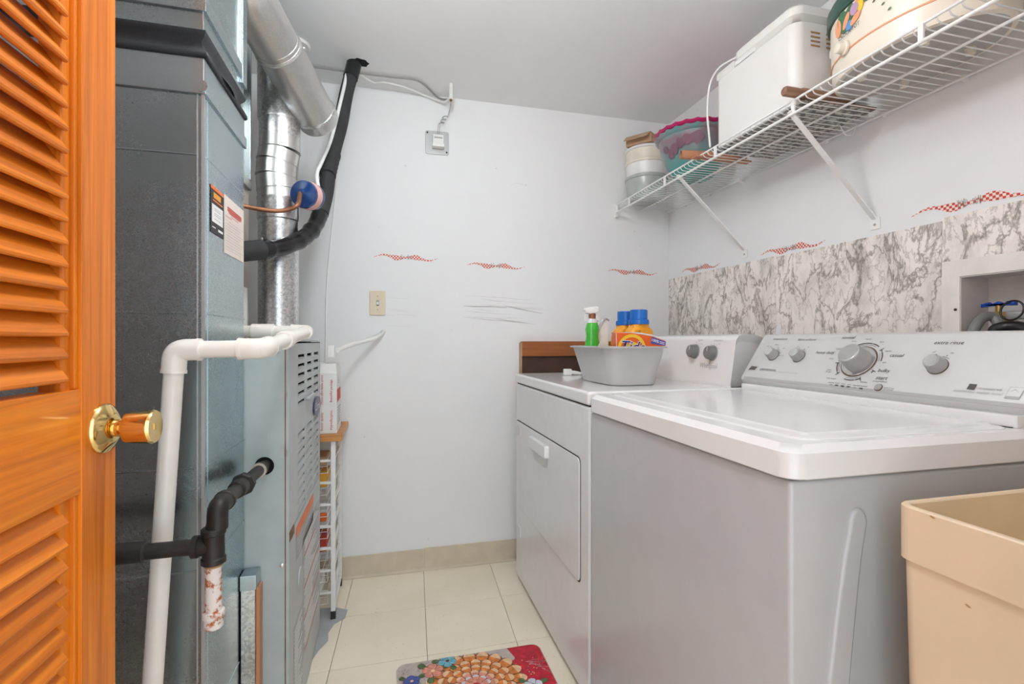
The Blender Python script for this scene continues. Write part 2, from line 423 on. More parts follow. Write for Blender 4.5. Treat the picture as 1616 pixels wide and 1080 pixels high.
def tag(o, label=None, cat=None, group=None, kind=None):
    for k, v in (('label', label), ('category', cat), ('group', group), ('kind', kind)):
        if v: o[k] = v
    return o
def thing(name, loc, label, cat, group=None):
    o = bpy.data.objects.new(name, None); C.objects.link(o); o.location = loc; o.empty_display_size = 0.1
    OFF[o] = Vector(loc); return tag(o, label, cat, group)
def piece(name, me, parent, loc=(0, 0, 0), rot=(0, 0, 0)):
    """a copy that shares mesh data; loc is in the world"""
    o = bpy.data.objects.new(name, me); C.objects.link(o); o.parent = parent; o.location = Vector(loc) - OFF[parent]; o.rotation_euler = rot
    OFF[o] = Vector(loc); return o
TEXTS = []
def text(s, xf, size, mat, parent, name='lettering', shear=0.0, align='CENTER', bold=0.0, sx=1.0):
    cu = bpy.data.curves.new('txt', 'FONT'); cu.body = s; cu.size = size; cu.align_x = align; cu.align_y = 'CENTER'; cu.shear = shear; cu.resolution_u = 2; cu.offset = bold
    o = bpy.data.objects.new('txt', cu); C.objects.link(o); TEXTS.append((o, xf @ Matrix.Diagonal((sx, 1, 1, 1)), mat, parent, name))
def flush_texts():
    bpy.context.view_layer.update(); dg = bpy.context.evaluated_depsgraph_get(); done = []
    for o, xf, mat, parent, name in TEXTS:
        me = bpy.data.meshes.new_from_object(o.evaluated_get(dg)); me.transform(xf); me.transform(Matrix.Translation(-OFF[parent]))
        me.materials.clear(); me.materials.append(MATS[mat]); done.append((me, parent, name))
    for o, *_ in TEXTS:
        cu = o.data; bpy.data.objects.remove(o); bpy.data.curves.remove(cu)
    for me, parent, name in done:
        n = bpy.data.objects.new(name, me); C.objects.link(n); n.parent = parent; me.name = name

# ================================================================== THE ROOM
YB, XR, ZC, XL, YN = 2.25, 1.403, 2.156, -1.05, -0.02
floor = tag(MB().box(XL, XR, -0.7, YB, -0.06, -0.004).build('floor', 'floor_base', origin=(0, 0, 0)), 'cream vinyl tile floor', None, None, 'structure')
TS = 0.3048
tile_me = MB().box(-TS / 2 + 0.0008, TS / 2 - 0.0008, -TS / 2 + 0.0008, TS / 2 - 0.0008, -0.004, 0.0, 0.0006, 1)
tile_me.use('tile_vinyl')
for v in tile_me.bm.verts: v.co.x += 0.05 * v.co.y
tile_me = tile_me.mesh('tile')
tile_me.materials.clear(); tile_me.materials.append(MATS['tile_vinyl'])
org = Vector((0.157, 2.246)); ang = R(-2.4); ux = Vector((1, 0.0)); uy = Vector((0.05, 1))
for i in range(-5, 6):
    for j in range(-10, 1):
        c = org + ux * (i + 0.5) * TS + uy * (j - 0.5) * TS
        if c.x + .1 > XR or c.x - .12 < XL or c.y > YB or c.y < -0.7: continue
        sx = piece('tile', tile_me, floor, (c.x, c.y, 0), (0, 0, 0))
tag(MB().box(XL - 0.1, XR + 0.16, -0.7, YB + 0.1, ZC, ZC + 0.08).build('ceiling', 'ceiling_paint', origin=(0, 0, ZC)), 'pale grey painted ceiling', None, None, 'structure')
wall_back = tag(MB().box(XL - 0.1, XR + 0.16, YB, YB + 0.1, -0.06, ZC).build('wall_back', 'wall_paint', origin=(0, YB, 0)), 'white painted back wall with ribbon stencils', None, None, 'structure')
# right wall, with the opening for the washer valve box
BX0, BX1, BZ0, BZ1 = 0.56, 0.92, 0.975, 1.203
fr = frame((XR, 0, 0), (0, 1, 0), (0, 0, 1), (-1, 0, 0))
wall_right = tag(MB().holed(-0.7, YB, -0.06, ZC, [(BX0, BX1, BZ0, BZ1)], 0.13, fr).build('wall_right', 'wall_paint', origin=(XR, 0, 0)), 'white painted right wall with marble paper strip', None, None, 'structure')
tag(MB().box(XL - 0.1, XL, YN, YB, -0.06, ZC).build('wall_left', 'wall_paint', origin=(XL, 0, 0)), 'painted wall behind the furnace', None, None, 'structure')
DW0, DW1 = -0.42, 0.47
wf = MB().holed(XL - 0.1, XR + 0.13, -0.06, ZC, [(DW0, DW1, -0.06, 2.03)], 0.11, frame((0, YN, 0), (1, 0, 0), (0, 0, 1), (0, 1, 0)))
tag(wf.build('wall_front', 'wall_paint', origin=(0, YN, 0)), 'painted wall around the doorway', None, None, 'structure')
tr = MB().box(DW0 - 0.07, DW0, YN, YN + 0.015, 0, 2.10).box(DW1, DW1 + 0.07, YN, YN + 0.015, 0, 2.10).box(DW0, DW1, YN, YN + 0.015, 2.03, 2.10)
tag(tr.build('trim_1', 'pine_vertical', origin=(0, YN, 0)), 'pine doorway casing', None, None, 'structure')
# vinyl baseboard in two lengths
bb = tag(MB().box(-0.9, 0.160, YB - 0.005, YB, 0.0, 0.098, 0.0015, 1).build('baseboard_back', 'baseboard_vinyl', origin=(0, YB, 0)), 'beige vinyl cove baseboard', None, None, 'structure')
MB().box(0.1615, 1.0, YB - 0.006, YB, 0.0, 0.101, 0.0015, 1).build('baseboard_length', 'baseboard_vinyl', bb)
MB().loft([[(x, YB - 0.004, 0.012), (x, YB - 0.012, 0.004), (x, YB - 0.012, 0.0005), (x, YB - 0.004, 0.0005)] for x in (-0.9, 1.0)]).build('baseboard_toe', 'baseboard_vinyl', bb)
# grey paint spill by the furnace
sp = [(-0.30, 2.03), (-0.20, 2.02), (-0.150, 1.99), (-0.155, 1.93), (-0.19, 1.90), (-0.205, 1.85), (-0.2, 1.80), (-0.225, 1.75), (-0.24, 1.70), (-0.30, 1.70)]
MB().poly(sp, 0.0006, Matrix.Translation((0, 0, 0.0003))).build('paint_patch', 'patch_grey', floor)

# ribbon stencils on both walls
def ribbon(parent, c, u, n, w, seed):
    rnd = random.Random(seed); up = Vector((0, 0, 1)); xf = frame(Vector(c) + Vector(n) * 0.0006, u, up, n); top, bot = [], []; N = 44
    for k in range(N + 1):
        t = -1 + 2 * k / N; a = abs(t)
        cen = 0.0065 * math.sin(t * 7.0) * (0.35 + a) * (1 if True else -1) - 0.004 * t
        hw = 0.75 * 0.0062 if a < 0.1 else 0.75 * (0.006 + 0.0095 * math.sin(min(1, (a - 0.1) / 0.42) * math.pi) if a < 0.52 else 0.006 * (1 - (a - 0.52) / 0.48) + 0.0008)
        top.append((t * w / 2, cen + hw)); bot.append((t * w / 2, cen - hw))
    o = MB().poly(top + bot[::-1], 0.0004, xf).build('ribbon_stencil', 'gingham_print', parent)
    s = MB()
    for k in range(16):
        t = rnd.choice((-0.14, 0.09)) + rnd.uniform(-0.07, 0.07); x = t * w / 2; h = rnd.uniform(0.006, 0.015); l = rnd.uniform(-0.005, 0.005)
        s.poly([(x, -h * 0.7), (x + 0.0012, -h * 0.7), (x + l + 0.0008, h), (x + l, h)], 0.0004, xf @ Matrix.Translation((0, 0, 0.0005)))
    s.build('sprig_print', 'wire_grey', o)
for k, (x, z) in enumerate(((0.080, 1.413), (0.493, 1.391), (1.195, 1.386))): ribbon(wall_back, (x, YB, z), (1, 0, 0), (0, -1, 0), 0.28, k)
for k, (y, z) in enumerate(((1.989, 1.377), (1.46, 1.372), (0.895, 1.384))): ribbon(wall_right, (XR, y, z), (0, -1, 0), (-1, 0, 0), 0.29, 10 + k)

# rubbed pencil-like scuffs on the back wall
def stroke(pxs, wd, mat, parent=wall_back):
    pts = [on_y(px, py, YB) for px, py in pxs]; a, b = [], []
    for i, p in enumerate(pts):
        f = math.sin(math.pi * (i + 0.4) / (len(pts) - 0.2)); a.append((p.x, p.z + wd * f)); b.append((p.x, p.z - wd * f))
    MB().poly(a + b[::-1], 0.0003, frame((0, YB - 0.0003, 0), (1, 0, 0), (0, 0, 1), (0, -1, 0))).build('scuff_mark', mat, parent)
rs = random.Random(3)
stroke([(731, 483), (750, 484), (775, 484), (800, 486)], 0.0028, 'scuff_dark'); stroke([(797, 483), (820, 488), (855, 495)], 0.0022, 'scuff_dark')
for k in range(17):
    x0 = rs.uniform(728, 800); y0 = rs.uniform(466, 506); L = rs.uniform(25, 75); s = rs.uniform(0.02, 0.13)
    stroke([(x0, y0), (x0 + L * .35, y0 + L * .4 * s), (x0 + L * .7, y0 + L * .6 * s + 1), (x0 + L, y0 + L * s)], rs.uniform(0.0008, 0.0017), 'scuff')
for k in range(6):
    x0 = rs.uniform(600, 640); y0 = rs.uniform(468, 516); L = rs.uniform(20, 40)
    stroke([(x0, y0), (x0 + L * .5, y0 + 1), (x0 + L, y0 + 2)], 0.001, 'scuff')
for px, py in ((720, 860), (676, 851), (783, 266), (1010, 388), (1001, 366), (575, 690), (640, 262), (830, 292)):
    p = on_y(px, py, YB); MB().poly(disc(p.x, p.z, 0.004, 8), 0.0003, frame((0, YB - 0.0003, 0), (1, 0, 0), (0, 0, 1), (0, -1, 0))).build('scuff_mark', 'scuff', wall_back)
stroke([(805, 292), (815, 289), (824, 291), (829, 293)], 0.001, 'scuff')

# marble contact paper, three sheets
def sheet(y0, y1, z0, z1, t=0.0012, dz=0.0):
    MB().poly([(y0, z0), (y1, z0), (y1, z1), (y0, z1 + dz)], t, frame((XR, 0, 0), (0, 1, 0), (0, 0, 1), (-1, 0, 0))).build('marble_paper_sheet', 'marble_paper', wall_right)
sheet(1.527, YB - 0.004, 0.80, 1.356); sheet(0.963, 1.5265, 0.80, 1.352, 0.0016); sheet(0.10, 0.9625, 1.2435, 1.360, 0.0012, 0.004)
MB().poly([(1.50, 0.8), (1.527, 0.8), (1.525, 1.085), (1.512, 1.11), (1.503, 1.08)], 0.0018, frame((XR, 0, 0), (0, 1, 0), (0, 0, 1), (-1, 0, 0))).build('torn_patch', 'wall_paint', wall_right)

# ================================================================== LOUVERED DOOR (open into the room)
DX, DT, DE = -0.362, 0.034, 0.786
door = thing('door_1', (DX - DT / 2, 0.03, 0.0), 'open louvered pine door with brass knob', None); door['kind'] = 'structure'
MB().box(DX - DT, DX, 0.709, DE, 0.012, 2.02, 0.002).build('stile', 'pine_vertical', door)
MB().box(DX - DT, DX, 0.03, 0.107, 0.012, 2.02, 0.002).build('stile', 'pine_vertical', door)
for z0, z1 in ((0.012, 0.24), (0.853, 0.981), (1.91, 2.02)):
    MB().box(DX - DT + 0.001, DX - 0.0015, 0.106, 0.710, z0, z1, 0.0015).build('rail', 'pine_lengthwise', door)
for z0, z1 in ((0.24, 0.853), (0.981, 1.91)):
    for y0, y1, lip in ((0.684, 0.7095, 1), (0.1065, 0.13, -1)):
        m = MB().box(DX - DT + 0.004, DX - 0.009, y0, y1, z0, z1)
        yy = 0.702 if lip > 0 else 0.1065
        m.box(DX - 0.012, DX - 0.004, yy, yy + 0.0075, z0, z1, 0.002)
        m.build('stile_moulding', 'pine_vertical', door)
sl = MB().poly([(-0.0225, -0.0034), (0.0205, -0.0034), (0.0228, -0.0012), (0.0228, 0.0012), (0.0205, 0.0034), (-0.0225, 0.0034)], 0.562, frame((0, -0.281, 0), (1, 0, 0), (0, 0, 1), (0, 1, 0)))
sl.use('pine_lengthwise'); sl_me = sl.mesh('louver'); sl_me.materials.clear(); sl_me.materials.append(MATS['pine_lengthwise'])
z = 0.868 - 0.0269
def louvers(z0, z1):
    z = z1 - 0.012
    while z > z0 + 0.004:
        piece('louver', sl_me, door, (DX - 0.0165, 0.407, z), (0, R(56), 0)); z -= 0.0269
louvers(0.24, 0.853); louvers(0.981, 1.91)
kx, ky, kz = DX, 0.754, 0.925
knob = MB().rod((kx, ky, kz), [(0.033, 0), (0.033, 0.003), (0.030, 0.007), (0.020, 0.013), (0.013, 0.016)], (1, 0, 0), 32).build('knob_rose', 'brass', door)
MB().rod((kx + 0.012, ky, kz), [(0.0115, 0), (0.0115, 0.008), (0.0095, 0.010), (0.0095, 0.017)], (1, 0, 0), 24).build('knob_neck', 'brass', door)
kb = MB().rod((kx + 0.0255, ky, kz), [(0.013, 0), (0.0195, 0.002), (0.0205, 0.006), (0.0225, 0.029), (0.0225, 0.032), (0.021, 0.035), (0.006, 0.0335)], (1, 0, 0), 32).build('knob', 'brass', door)
MB().box(kx + 0.0588, kx + 0.0602, ky - 0.001, ky + 0.001, kz - 0.004, kz + 0.004).build('key_slot', 'brass_dull', kb)

# ================================================================== RETURN DUCT
AX, AY0, AY1, AXL = -0.332, 1.026, 1.288, -0.95
duct = thing('return_duct', (-0.64, 1.157, 0), 'tall galvanized sheet-metal return duct with black canvas collar beside the furnace', 'duct')
MB().box(AXL, AX, AY0, AY1, 0.0, 1.50, 0.003).build('duct_body', 'duct_metal', duct)
def crease(z, h=0.0022):
    m = MB().cyl((AXL, AY0 + 0.0008, z), (AX - 0.012, AY0 + 0.0008, z), h, n=8)
    m.cyl((AX - 0.0008, AY0 + 0.012, z), (AX - 0.0008, AY1, z), h, n=8); m.build('stiffening_crease', 'duct_metal', duct)
for z in (1.386, 1.091, 0.803, 0.612, 0.30): crease(z)
MB().box(AX - 0.004, AX + 0.0015, AY0 - 0.002, AY0 + 0.002, 0, 1.5).box(AX - 0.012, AX - 0.010, AY0 - 0.001, AY0 + 0.001, 0, 1.5).build('corner_seam', 'plate_steel', duct)
MB().box(AX - 0.001, AX + 0.0008, AY0 + 0.018, AY0 + 0.0195, 0, 1.5).build('lock_seam', 'duct_band_metal', duct)
MB().box(AXL, AX + 0.005, AY0 - 0.005, AY1 + 0.004, 1.498, 1.524, 0.002).build('drive_cleat_band', 'duct_band_metal', duct)
MB().box(AXL, AX + 0.001, AY0 - 0.001, AY1, 1.523, 1.572, 0.003).build('duct_collar', 'duct_band_metal', duct)
MB().poly(disc(0, 0, 0.011, 14), 0.002, frame((AX - 0.003, AY0 - 0.0045, 1.512), (1, 0, 0), (0, 0, 1), (0, -1, 0))).build('cleat_tab', 'duct_band_metal', duct)
# canvas collar, pleated and bulging on the room side
rings = []
NP = 60
def perim(ex, k):
    x0, x1, y0, y1 = AXL - ex, AX + ex, AY0 - ex, AY1 + ex; L = [(x1, y1), (x1, y0), (x0, y0), (x0, y1)]
    t = 4 * k / NP; i = int(t) % 4; f = t - int(t); a, b = L[i], L[(i + 1) % 4]
    return a[0] + (b[0] - a[0]) * f, a[1] + (b[1] - a[1]) * f
for j, (z, ex) in enumerate(((1.566, 0.003), (1.570, 0.006), (1.577, 0.006), (1.581, 0.001), (1.590, -0.004), (1.600, -0.006), (1.608, 0.0), (1.613, 0.003), (1.618, 0.003))):
    rg = []
    for k in range(NP):
        t = 4 * k / NP; e = ex
        dz = 0
        if t < 1:  # room side: a sagging fold
            s = math.sin(math.pi * t); e += 0.010 * s * (1 if j in (3, 4, 5) else 0) * (0.6 + 0.5 * math.sin(9 * t + j)); dz = -0.008 * s * (1 if 2 < j < 7 else 0)
        x, y = perim(e, k); rg.append((x, y, z + dz))
    rings.append(rg)
MB().loft(rings).build('canvas_collar', 'canvas_black', duct, angle=60)
MB().box(AXL, AX, AY0, AY1, 1.615, ZC - 0.002, 0.003).build('duct_riser', 'duct_metal', duct)
MB().box(AXL, AX + 0.005, AY0 - 0.005, AY1 + 0.004, 1.652, 1.682, 0.002).build('drive_cleat_band', 'duct_band_metal', duct)
MB().box(AX - 0.001, AX + 0.006, AY1 - 0.03, AY1 + 0.004, 1.64, ZC - 0.01, 0.002).build('corner_flange', 'duct_band_metal', duct)
# stickers on the room side of the duct
sf = lambda: frame((AX + 0.0006, 0, 0), (0, 1, 0), (0, 0, 1), (1, 0, 0))
def face_rect(name, mat, par, a, b, t=0.0006, lift=0.0, skew=0.0):
    """a: top-left pixel, b: bottom-right pixel on the duct's room face"""
    p, q = on_x(*a, AX), on_x(*b, AX)
    return MB().poly([(p.y, q.z), (q.y, q.z), (q.y, p.z), (p.y, p.z)], t, sf() @ Matrix.Translation((0, 0, lift))).build(name, mat, par), p, q
st, p, q = face_rect('service_sticker', 'print_black', duct, (331.5, 290), (352, 378))
yw = q.y - p.y; zh = p.z - q.z
def sub(par, mat, u0, u1, v0, v1, name='print', lift=0.0008, P=None, Q=None):
    P, Q = P or p, Q or q; W, H_ = Q.y - P.y, P.z - Q.z
    MB().poly([(P.y + u0 * W, P.z - v1 * H_), (P.y + u1 * W, P.z - v1 * H_), (P.y + u1 * W, P.z - v0 * H_), (P.y + u0 * W, P.z - v0 * H_)], 0.0002, sf() @ Matrix.Translation((0, 0, lift))).build(name, mat, par)
sub(st, 'print_orange', 0, 1, 0.0, 0.07); sub(st, 'print_flame', 0.2, 0.75, 0.12, 0.24); sub(st, 'print_orange', 0.15, 0.9, 0.28, 0.31); sub(st, 'paper_white', 0.08, 0.92, 0.38, 0.76)
for v in (0.45, 0.49, 0.56, 0.6, 0.68): sub(st, 'print_grey', 0.25, 0.75, v, v + 0.008, lift=0.0011)
sub(st, 'paper_white', 0.1, 0.35, 0.86, 0.88); sub(st, 'paper_white', 0.55, 0.92, 0.86, 0.91)
pp, p2, q2 = face_rect('service_record_paper', 'paper_cream', duct, (353, 306), (383.5, 415), 0.0008)
for v, mat, a, b in ((0.17, 'print_red', 0.14, 0.86), (0.2, 'print_red', 0.14, 0.86), (0.225, 'print_red', 0.14, 0.86), (0.255, 'print_red', 0.2, 0.8), (0.3, 'label_pink', 0.3, 0.7), (0.34, 'label_pink', 0.05, 0.35)):
    sub(pp, mat, a, b, v, v + 0.018, P=p2, Q=q2, lift=0.0011)
for k in range(11):
    sub(pp, 'print_grey' if k % 2 else 'label_pink', 0.06, 0.94 - 0.1 * (k % 3), 0.42 + k * 0.05, 0.424 + k * 0.05, P=p2, Q=q2, lift=0.0011)

# ================================================================== FURNACE
FX, FY0, FY1, FZ = -0.235, 1.292, 1.866, 1.043
furn = thing('furnace', (-0.59, 1.58, 0), 'grey gas furnace cabinet with louvered front panel beside the galvanized duct', 'furnace')
MB().box(-0.94, FX - 0.03, FY0 + 0.006, FY1 - 0.002, 0.0, FZ - 0.006).build('inner_dark_box', 'black_hole', furn)  # black box: the dark behind the openings is put into its colour
fs = frame((0, FY0, 0), (1, 0, 0), (0, 0, 1), (0, -1, 0))
# side panel with round knock-outs: a fan of quads round each opening
def plate_round_holes(u0, u1, v0, v1, holes, depth, xf, mb):
    rects = [(cx - r * 1.25, cx + r * 1.25, cy - r * 1.25, cy + r * 1.25) for cx, cy, r in holes]
    mb.holed(u0, u1, v0, v1, rects, depth, xf)
    for (cx, cy, r) in holes:
        s = r * 1.25; n = 32; outer, inner = [], []
        for k in range(n):
            a = 2 * math.pi * k / n; c, d = math.cos(a), math.sin(a); q = s / max(abs(c), abs(d))
            outer.append((cx + c * q, cy + d * q)); inner.append((cx + c * r, cy + d * r))
        mb.loft([[(x, y, 0) for x, y in outer], [(x, y, 0) for x, y in inner], [(x, y, -depth) for x, y in inner]], False, False, xf)
sp_ = MB()
H1, H2, H3, H4 = on_y(433.5, 625.5, FY0), on_y(434, 716, FY0), on_y(417, 736, FY0), on_y(435, 753.5, FY0)
plate_round_holes(-0.94, FX - 0.006, 0.0, FZ - 0.004, [(H1.x, H1.z, 0.0105), (H2.x, H2.z, 0.0105), (H4.x, H4.z, 0.0058)], 0.004, fs, sp_) if False else None
plate_round_holes(-0.94, H3.x + 0.0285, 0.0, FZ - 0.004, [(H3.x, H3.z, 0.022)], 0.004, fs, sp_)
plate_round_holes(H3.x + 0.0285, FX - 0.006, 0.0, FZ - 0.004, [], 0.004, fs, sp_) if False else None
sp_.build('side_panel', 'furnace_side', furn)
sq = MB(); x0 = H3.x + 0.0285
if H2.x - 0.0135 < x0: x0s = x0
hz = [(max(H1.x, x0 + 0.0135), H1.z, 0.0105), (max(H2.x, x0 + 0.0135), H2.z, 0.0105), (max(H4.x, x0 + 0.008), H4.z, 0.0058)]
plate_round_holes(x0, FX - 0.006, 0.0, FZ - 0.004, hz, 0.004, fs, sq)
sq.build('side_panel', 'furnace_side', furn)
MB().box(-0.94, FX - 0.004, FY0 - 0.002, FY1, FZ - 0.005, FZ, 0.001).build('top_panel', 'furnace_enamel', furn)
MB().box(FX - 0.008, FX - 0.0055, FY0 - 0.0012, FY0 + 0.004, 0.0, FZ - 0.006).build('rust_edge', 'rust_seam', furn)
# front doors
ff = frame((FX, 0, 0), (0, 1, 0), (0, 0, 1), (1, 0, 0))
cols = [(1.425, 1.54), (1.58, 1.68), (1.715, 1.825)]; holes = []
for c in cols:
    for k in range(6): holes.append((c[0], c[1], 1.002 - 0.0256 * k - 0.013, 1.002 - 0.0256 * k))
    for k in range(9): holes.append((c[0], c[1], 0.788 - 0.0256 * k - 0.013, 0.788 - 0.0256 * k))
ud = MB().holed(FY0 + 0.002, FY1, 0.566, FZ - 0.008, holes, 0.003, ff)
ud.box(FX - 0.028, FX, FY0 + 0.002, FY0 + 0.005, 0.566, FZ - 0.008).box(FX - 0.028, FX, FY1 - 0.003, FY1, 0.566, FZ - 0.008).box(FX - 0.028, FX, FY0 + 0.002, FY1, 0.564, 0.567).box(FX - 0.028, FX, FY0 + 0.002, FY1, FZ - 0.010, FZ - 0.008)
udoor = ud.build('upper_door', 'furnace_enamel', furn)
fin = {}
for h in holes:
    L = round(h[1] - h[0], 3)
    if L not in fin:
        t = MB().box(-0.0075, 0.0, 0, L, -0.0012, 0.0); t.use('furnace_enamel'); fin[L] = t.mesh('louver_fin'); fin[L].materials.clear(); fin[L].materials.append(MATS['furnace_enamel'])
    piece('louver_fin', fin[L], udoor, (FX - 0.0005, h[0], h[2] + 0.0005), (0, R(38), 0))
ld = MB().box(FX - 0.028, FX, FY0 + 0.002, FY1, 0.02, 0.560, 0.003)
ldoor = ld.build('lower_door', 'furnace_enamel', furn)
MB().box(FX - 0.03, FX - 0.004, FY0 + 0.006, FY1 - 0.002, 0.0, 0.02).build('base_rail', 'furnace_enamel', furn)
MB().poly(disc(0, 0, 0.075, 28, 0.42), 0.007, frame((FX + 0.0002, 1.752, 0.822), (0, 1, 0), (0, 0, 1), (1, 0, 0)), 0.001).build('emblem', 'emblem_blue', udoor)
MB().loft([[(0.0752 * k * math.cos(a), 0.0318 * k * math.sin(a), h) for a in [2 * math.pi * i / 28 for i in range(28)]] for k, h in ((1.06, 0), (1.06, 0.002), (0.98, 0.002), (0.98, 0))], False, False, frame((FX, 1.752, 0.822), (0, 1, 0), (0, 0, 1), (1, 0, 0))).build('emblem_rim', 'brushed_metal', udoor)
text('Carrier', frame((FX + 0.0078, 1.752, 0.822), (0, 1, 0.0), (0, 0, 1), (1, 0, 0)), 0.038, 'paper_white', udoor, shear=0.2)
MB().box(FX, FX + 0.012, 1.55, 1.66, 0.866, 0.874, 0.002).build('door_tab', 'furnace_enamel', udoor)
def on_door(par, mat, y0, y1, z0, z1, lift, name='print', sk=0.0):
    return MB().poly([(y0, z0), (y1, z0), (y1, z1), (y0, z1)], 0.0004, frame((FX + lift, 0, 0), (0, 1, 0), (0, 0, 1), (1, 0, 0))).build(name, mat, par)
lb = on_door(ldoor, 'print_grey', 1.395, 1.70, 0.455, 0.545, 0.0003, 'caution_label')
on_door(lb, 'print_orange', 1.395, 1.70, 0.517, 0.545, 0.0008)
for k in range(4): on_door(lb, 'furnace_enamel', 1.41, 1.68, 0.467 + k * 0.012, 0.470 + k * 0.012, 0.0008)
wl = on_door(ldoor, 'patch_grey', 1.50, 1.855, 0.13, 0.485, 0.0003, 'wiring_label')
rl = random.Random(5)
for k in range(34):
    z = 0.14 + k * 0.0102; y0 = 1.51 + rl.random() * 0.03
    on_door(wl, 'paper_white' if k % 9 else 'print_red', y0, min(1.85, y0 + rl.uniform(0.12, 0.32)), z, z + 0.003, 0.0008)
wl2 = on_door(ldoor, 'patch_grey', 1.36, 1.495, 0.05, 0.30, 0.0003, 'wiring_label')
for k in range(22): on_door(wl2, 'paper_white', 1.37, rl.uniform(1.42, 1.49), 0.06 + k * 0.0105, 0.063 + k * 0.0105, 0.0008)
MB().poly(disc(0, 0, 0.028, 20, 1.15), 0.004, frame((FX + 0.0002, 1.45, 0.385), (0, 1, 0), (0, 0, 1), (1, 0, 0)), 0.003).build('finger_pull', 'furnace_enamel', ldoor)
MB().box(FX - 0.004, FX + 0.002, FY0 + 0.004, FY0 + 0.07, 0.545, 0.566).build('door_clip', 'rust_seam', furn)
MB().rod((on_y(445, 892, FY0).x, FY0, on_y(445, 892, FY0).z), [(0.005, 0), (0.005, 0.003), (0.002, 0.005)], (0, -1, 0), 12).build('screw', 'brushed_metal', furn)
MB().rod((on_y(440, 555, FY0).x, FY0, on_y(440, 555, FY0).z), [(0.004, 0), (0.004, 0.002), (0.002, 0.003)], (0, -1, 0), 12).build('screw', 'furnace_side', furn)
# galvanised channel with wooden strip down the furnace side
ch = thing('filter_rack_channel', (-0.31, 1.265, 0), 'galvanized upright channel with wood strip between duct and furnace', 'channel')
MB().box(AX + 0.003, -0.300, 1.250, 1.2895, 0, 0.462, 0.001).build('channel_body', 'flue_metal', ch)
MB().box(AX + 0.0015, -0.296, 1.245, 1.2895, 0.462, 0.497, 0.002).build('channel_cap', 'duct_band_metal', ch)
MB().box(-0.2995, -0.292, 1.262, 1.289, 0, 0.461).build('wood_strip', 'cardboard_tube', ch)

# supply plenum and coil casing over the furnace
pl = thing('supply_plenum', (-0.67, 1.49, FZ), 'sheet-metal plenum and coil casing standing on the furnace', 'plenum')
MB().box(-0.93, -0.415, 1.31, 1.66, FZ + 0.001, 1.50).build('coil_casing', 'coil_casing', pl)
MB().box(-0.93, -0.405, 1.30, 1.655, 1.50, 1.525, 0.002).build('plenum_flange', 'plenum_metal', pl)
MB().box(-0.93, -0.421, 1.305, 1.65, 1.525, ZC - 0.003, 0.003).build('plenum_box', 'plenum_metal', pl)
MB().box(-0.424, -0.405, 1.64, 1.652, 1.53, ZC - 0.02, 0.002).build('corner_cleat', 'duct_band_metal', pl)
MB().box(-0.4155, -0.4135, 1.52, 1.57, 1.065, 1.19).build('rating_label', 'label_pink', pl)
MB().box(-0.4155, -0.4135, 1.585, 1.64, 1.075, 1.20).build('rating_label', 'paper_white', pl)

# ------------------------------------------------------------------ flue
flue = thing('flue_pipe', (-0.345, 1.745, FZ), 'galvanized vertical flue pipe rising from the furnace top', 'flue pipe')
fxc, fyc, fr_ = -0.347, 1.745, 0.061
MB().cyl((fxc, fyc, FZ + 0.001), (fxc, fyc, 1.43), fr_, n=32).build('pipe_section', 'flue_metal', flue)
MB().rod((fxc, fyc, 1.43), [(fr_ - .001, 0), (fr_ + 0.0025, 0.004), (fr_ + 0.0015, 0.06), (fr_ + 0.004, 0.068), (fr_ + 0.0035, 0.074)], (0, 0, 1), 32).build('crimped_collar', 'flue_metal', flue)
el = [(fxc, fyc, 1.50), (fxc - 0.002, fyc, 1.53), (fxc - 0.006, fyc, 1.575), (fxc - 0.004, fyc, 1.62), (fxc + 0.003, fyc, 1.66), (fxc + 0.004, fyc, 1.70)]
for a, b in zip(el, el[1:]):
    MB().rod(a, [(fr_ + 0.003, 0), (fr_ + 0.0015, 0.004), (fr_ + 0.0005, (Vector(b) - Vector(a)).length)], Vector(b) - Vector(a), 32).build('elbow_gore', 'pipe_metal', flue)
MB().rod((fxc + 0.004, fyc, 1.695), [(fr_ - 0.002, 0), (fr_ + 0.001, 0.006), (fr_ + 0.001, 0.06), (fr_ + 0.006, 0.066)], (0, 0, 1), 32).build('pipe_section', 'flue_metal', flue)
MB().rod((fxc + 0.004, fyc, 1.755), [(fr_ + 0.004, 0), (fr_ + 0.006, 0.01), (fr_ + 0.006, 0.27), (fr_ + 0.004, 0.275), (fr_ - .002, 0.28)], (0, 0, 1), 32).build('tee_body', 'flue_metal', flue)
MB().rod((fxc - 0.035, fyc - 0.062, 1.36), [(0.004, 0), (0.004, 0.003), (0.002, 0.005)], (-0.2, -1, 0), 10).build('screw', 'brushed_metal', flue)
# big vent pipe sloping along the ceiling
A = Vector((-0.222, 1.790, 1.783)); B = Vector((-0.345, 1.397, 1.922)); D = (B - A).normalized()
vent = thing('vent_pipe', (-0.26, 1.7, 1.7), 'large smooth galvanized vent pipe sloping up towards the ceiling', 'vent pipe')
vr = 0.066; M1 = A + D * 0.30; M2 = A + D * 0.462
MB().rod(A + D * 0.05, [(vr, 0), (vr, 0.26)], D, 36).build('pipe_section', 'pipe_metal', vent)
MB().tube(fillet([M1, M2, Vector((M2.x, M2.y, ZC - 0.001))], 0.03, 10), vr - 0.001, 36).build('pipe_elbow', 'pipe_metal', vent)
MB().rod(M1 - D * 0.012, [(vr + 0.001, 0), (vr + 0.003, 0.004), (vr + 0.001, 0.010)], D, 36).build('crimp_bead', 'pipe_metal', vent)
MB().rod(A, [(vr - 0.03, 0), (vr - 0.012, 0.004), (vr - 0.001, 0.014), (vr + 0.002, 0.022), (vr + 0.002, 0.055)], D, 36).build('end_cap', 'pipe_metal', vent)
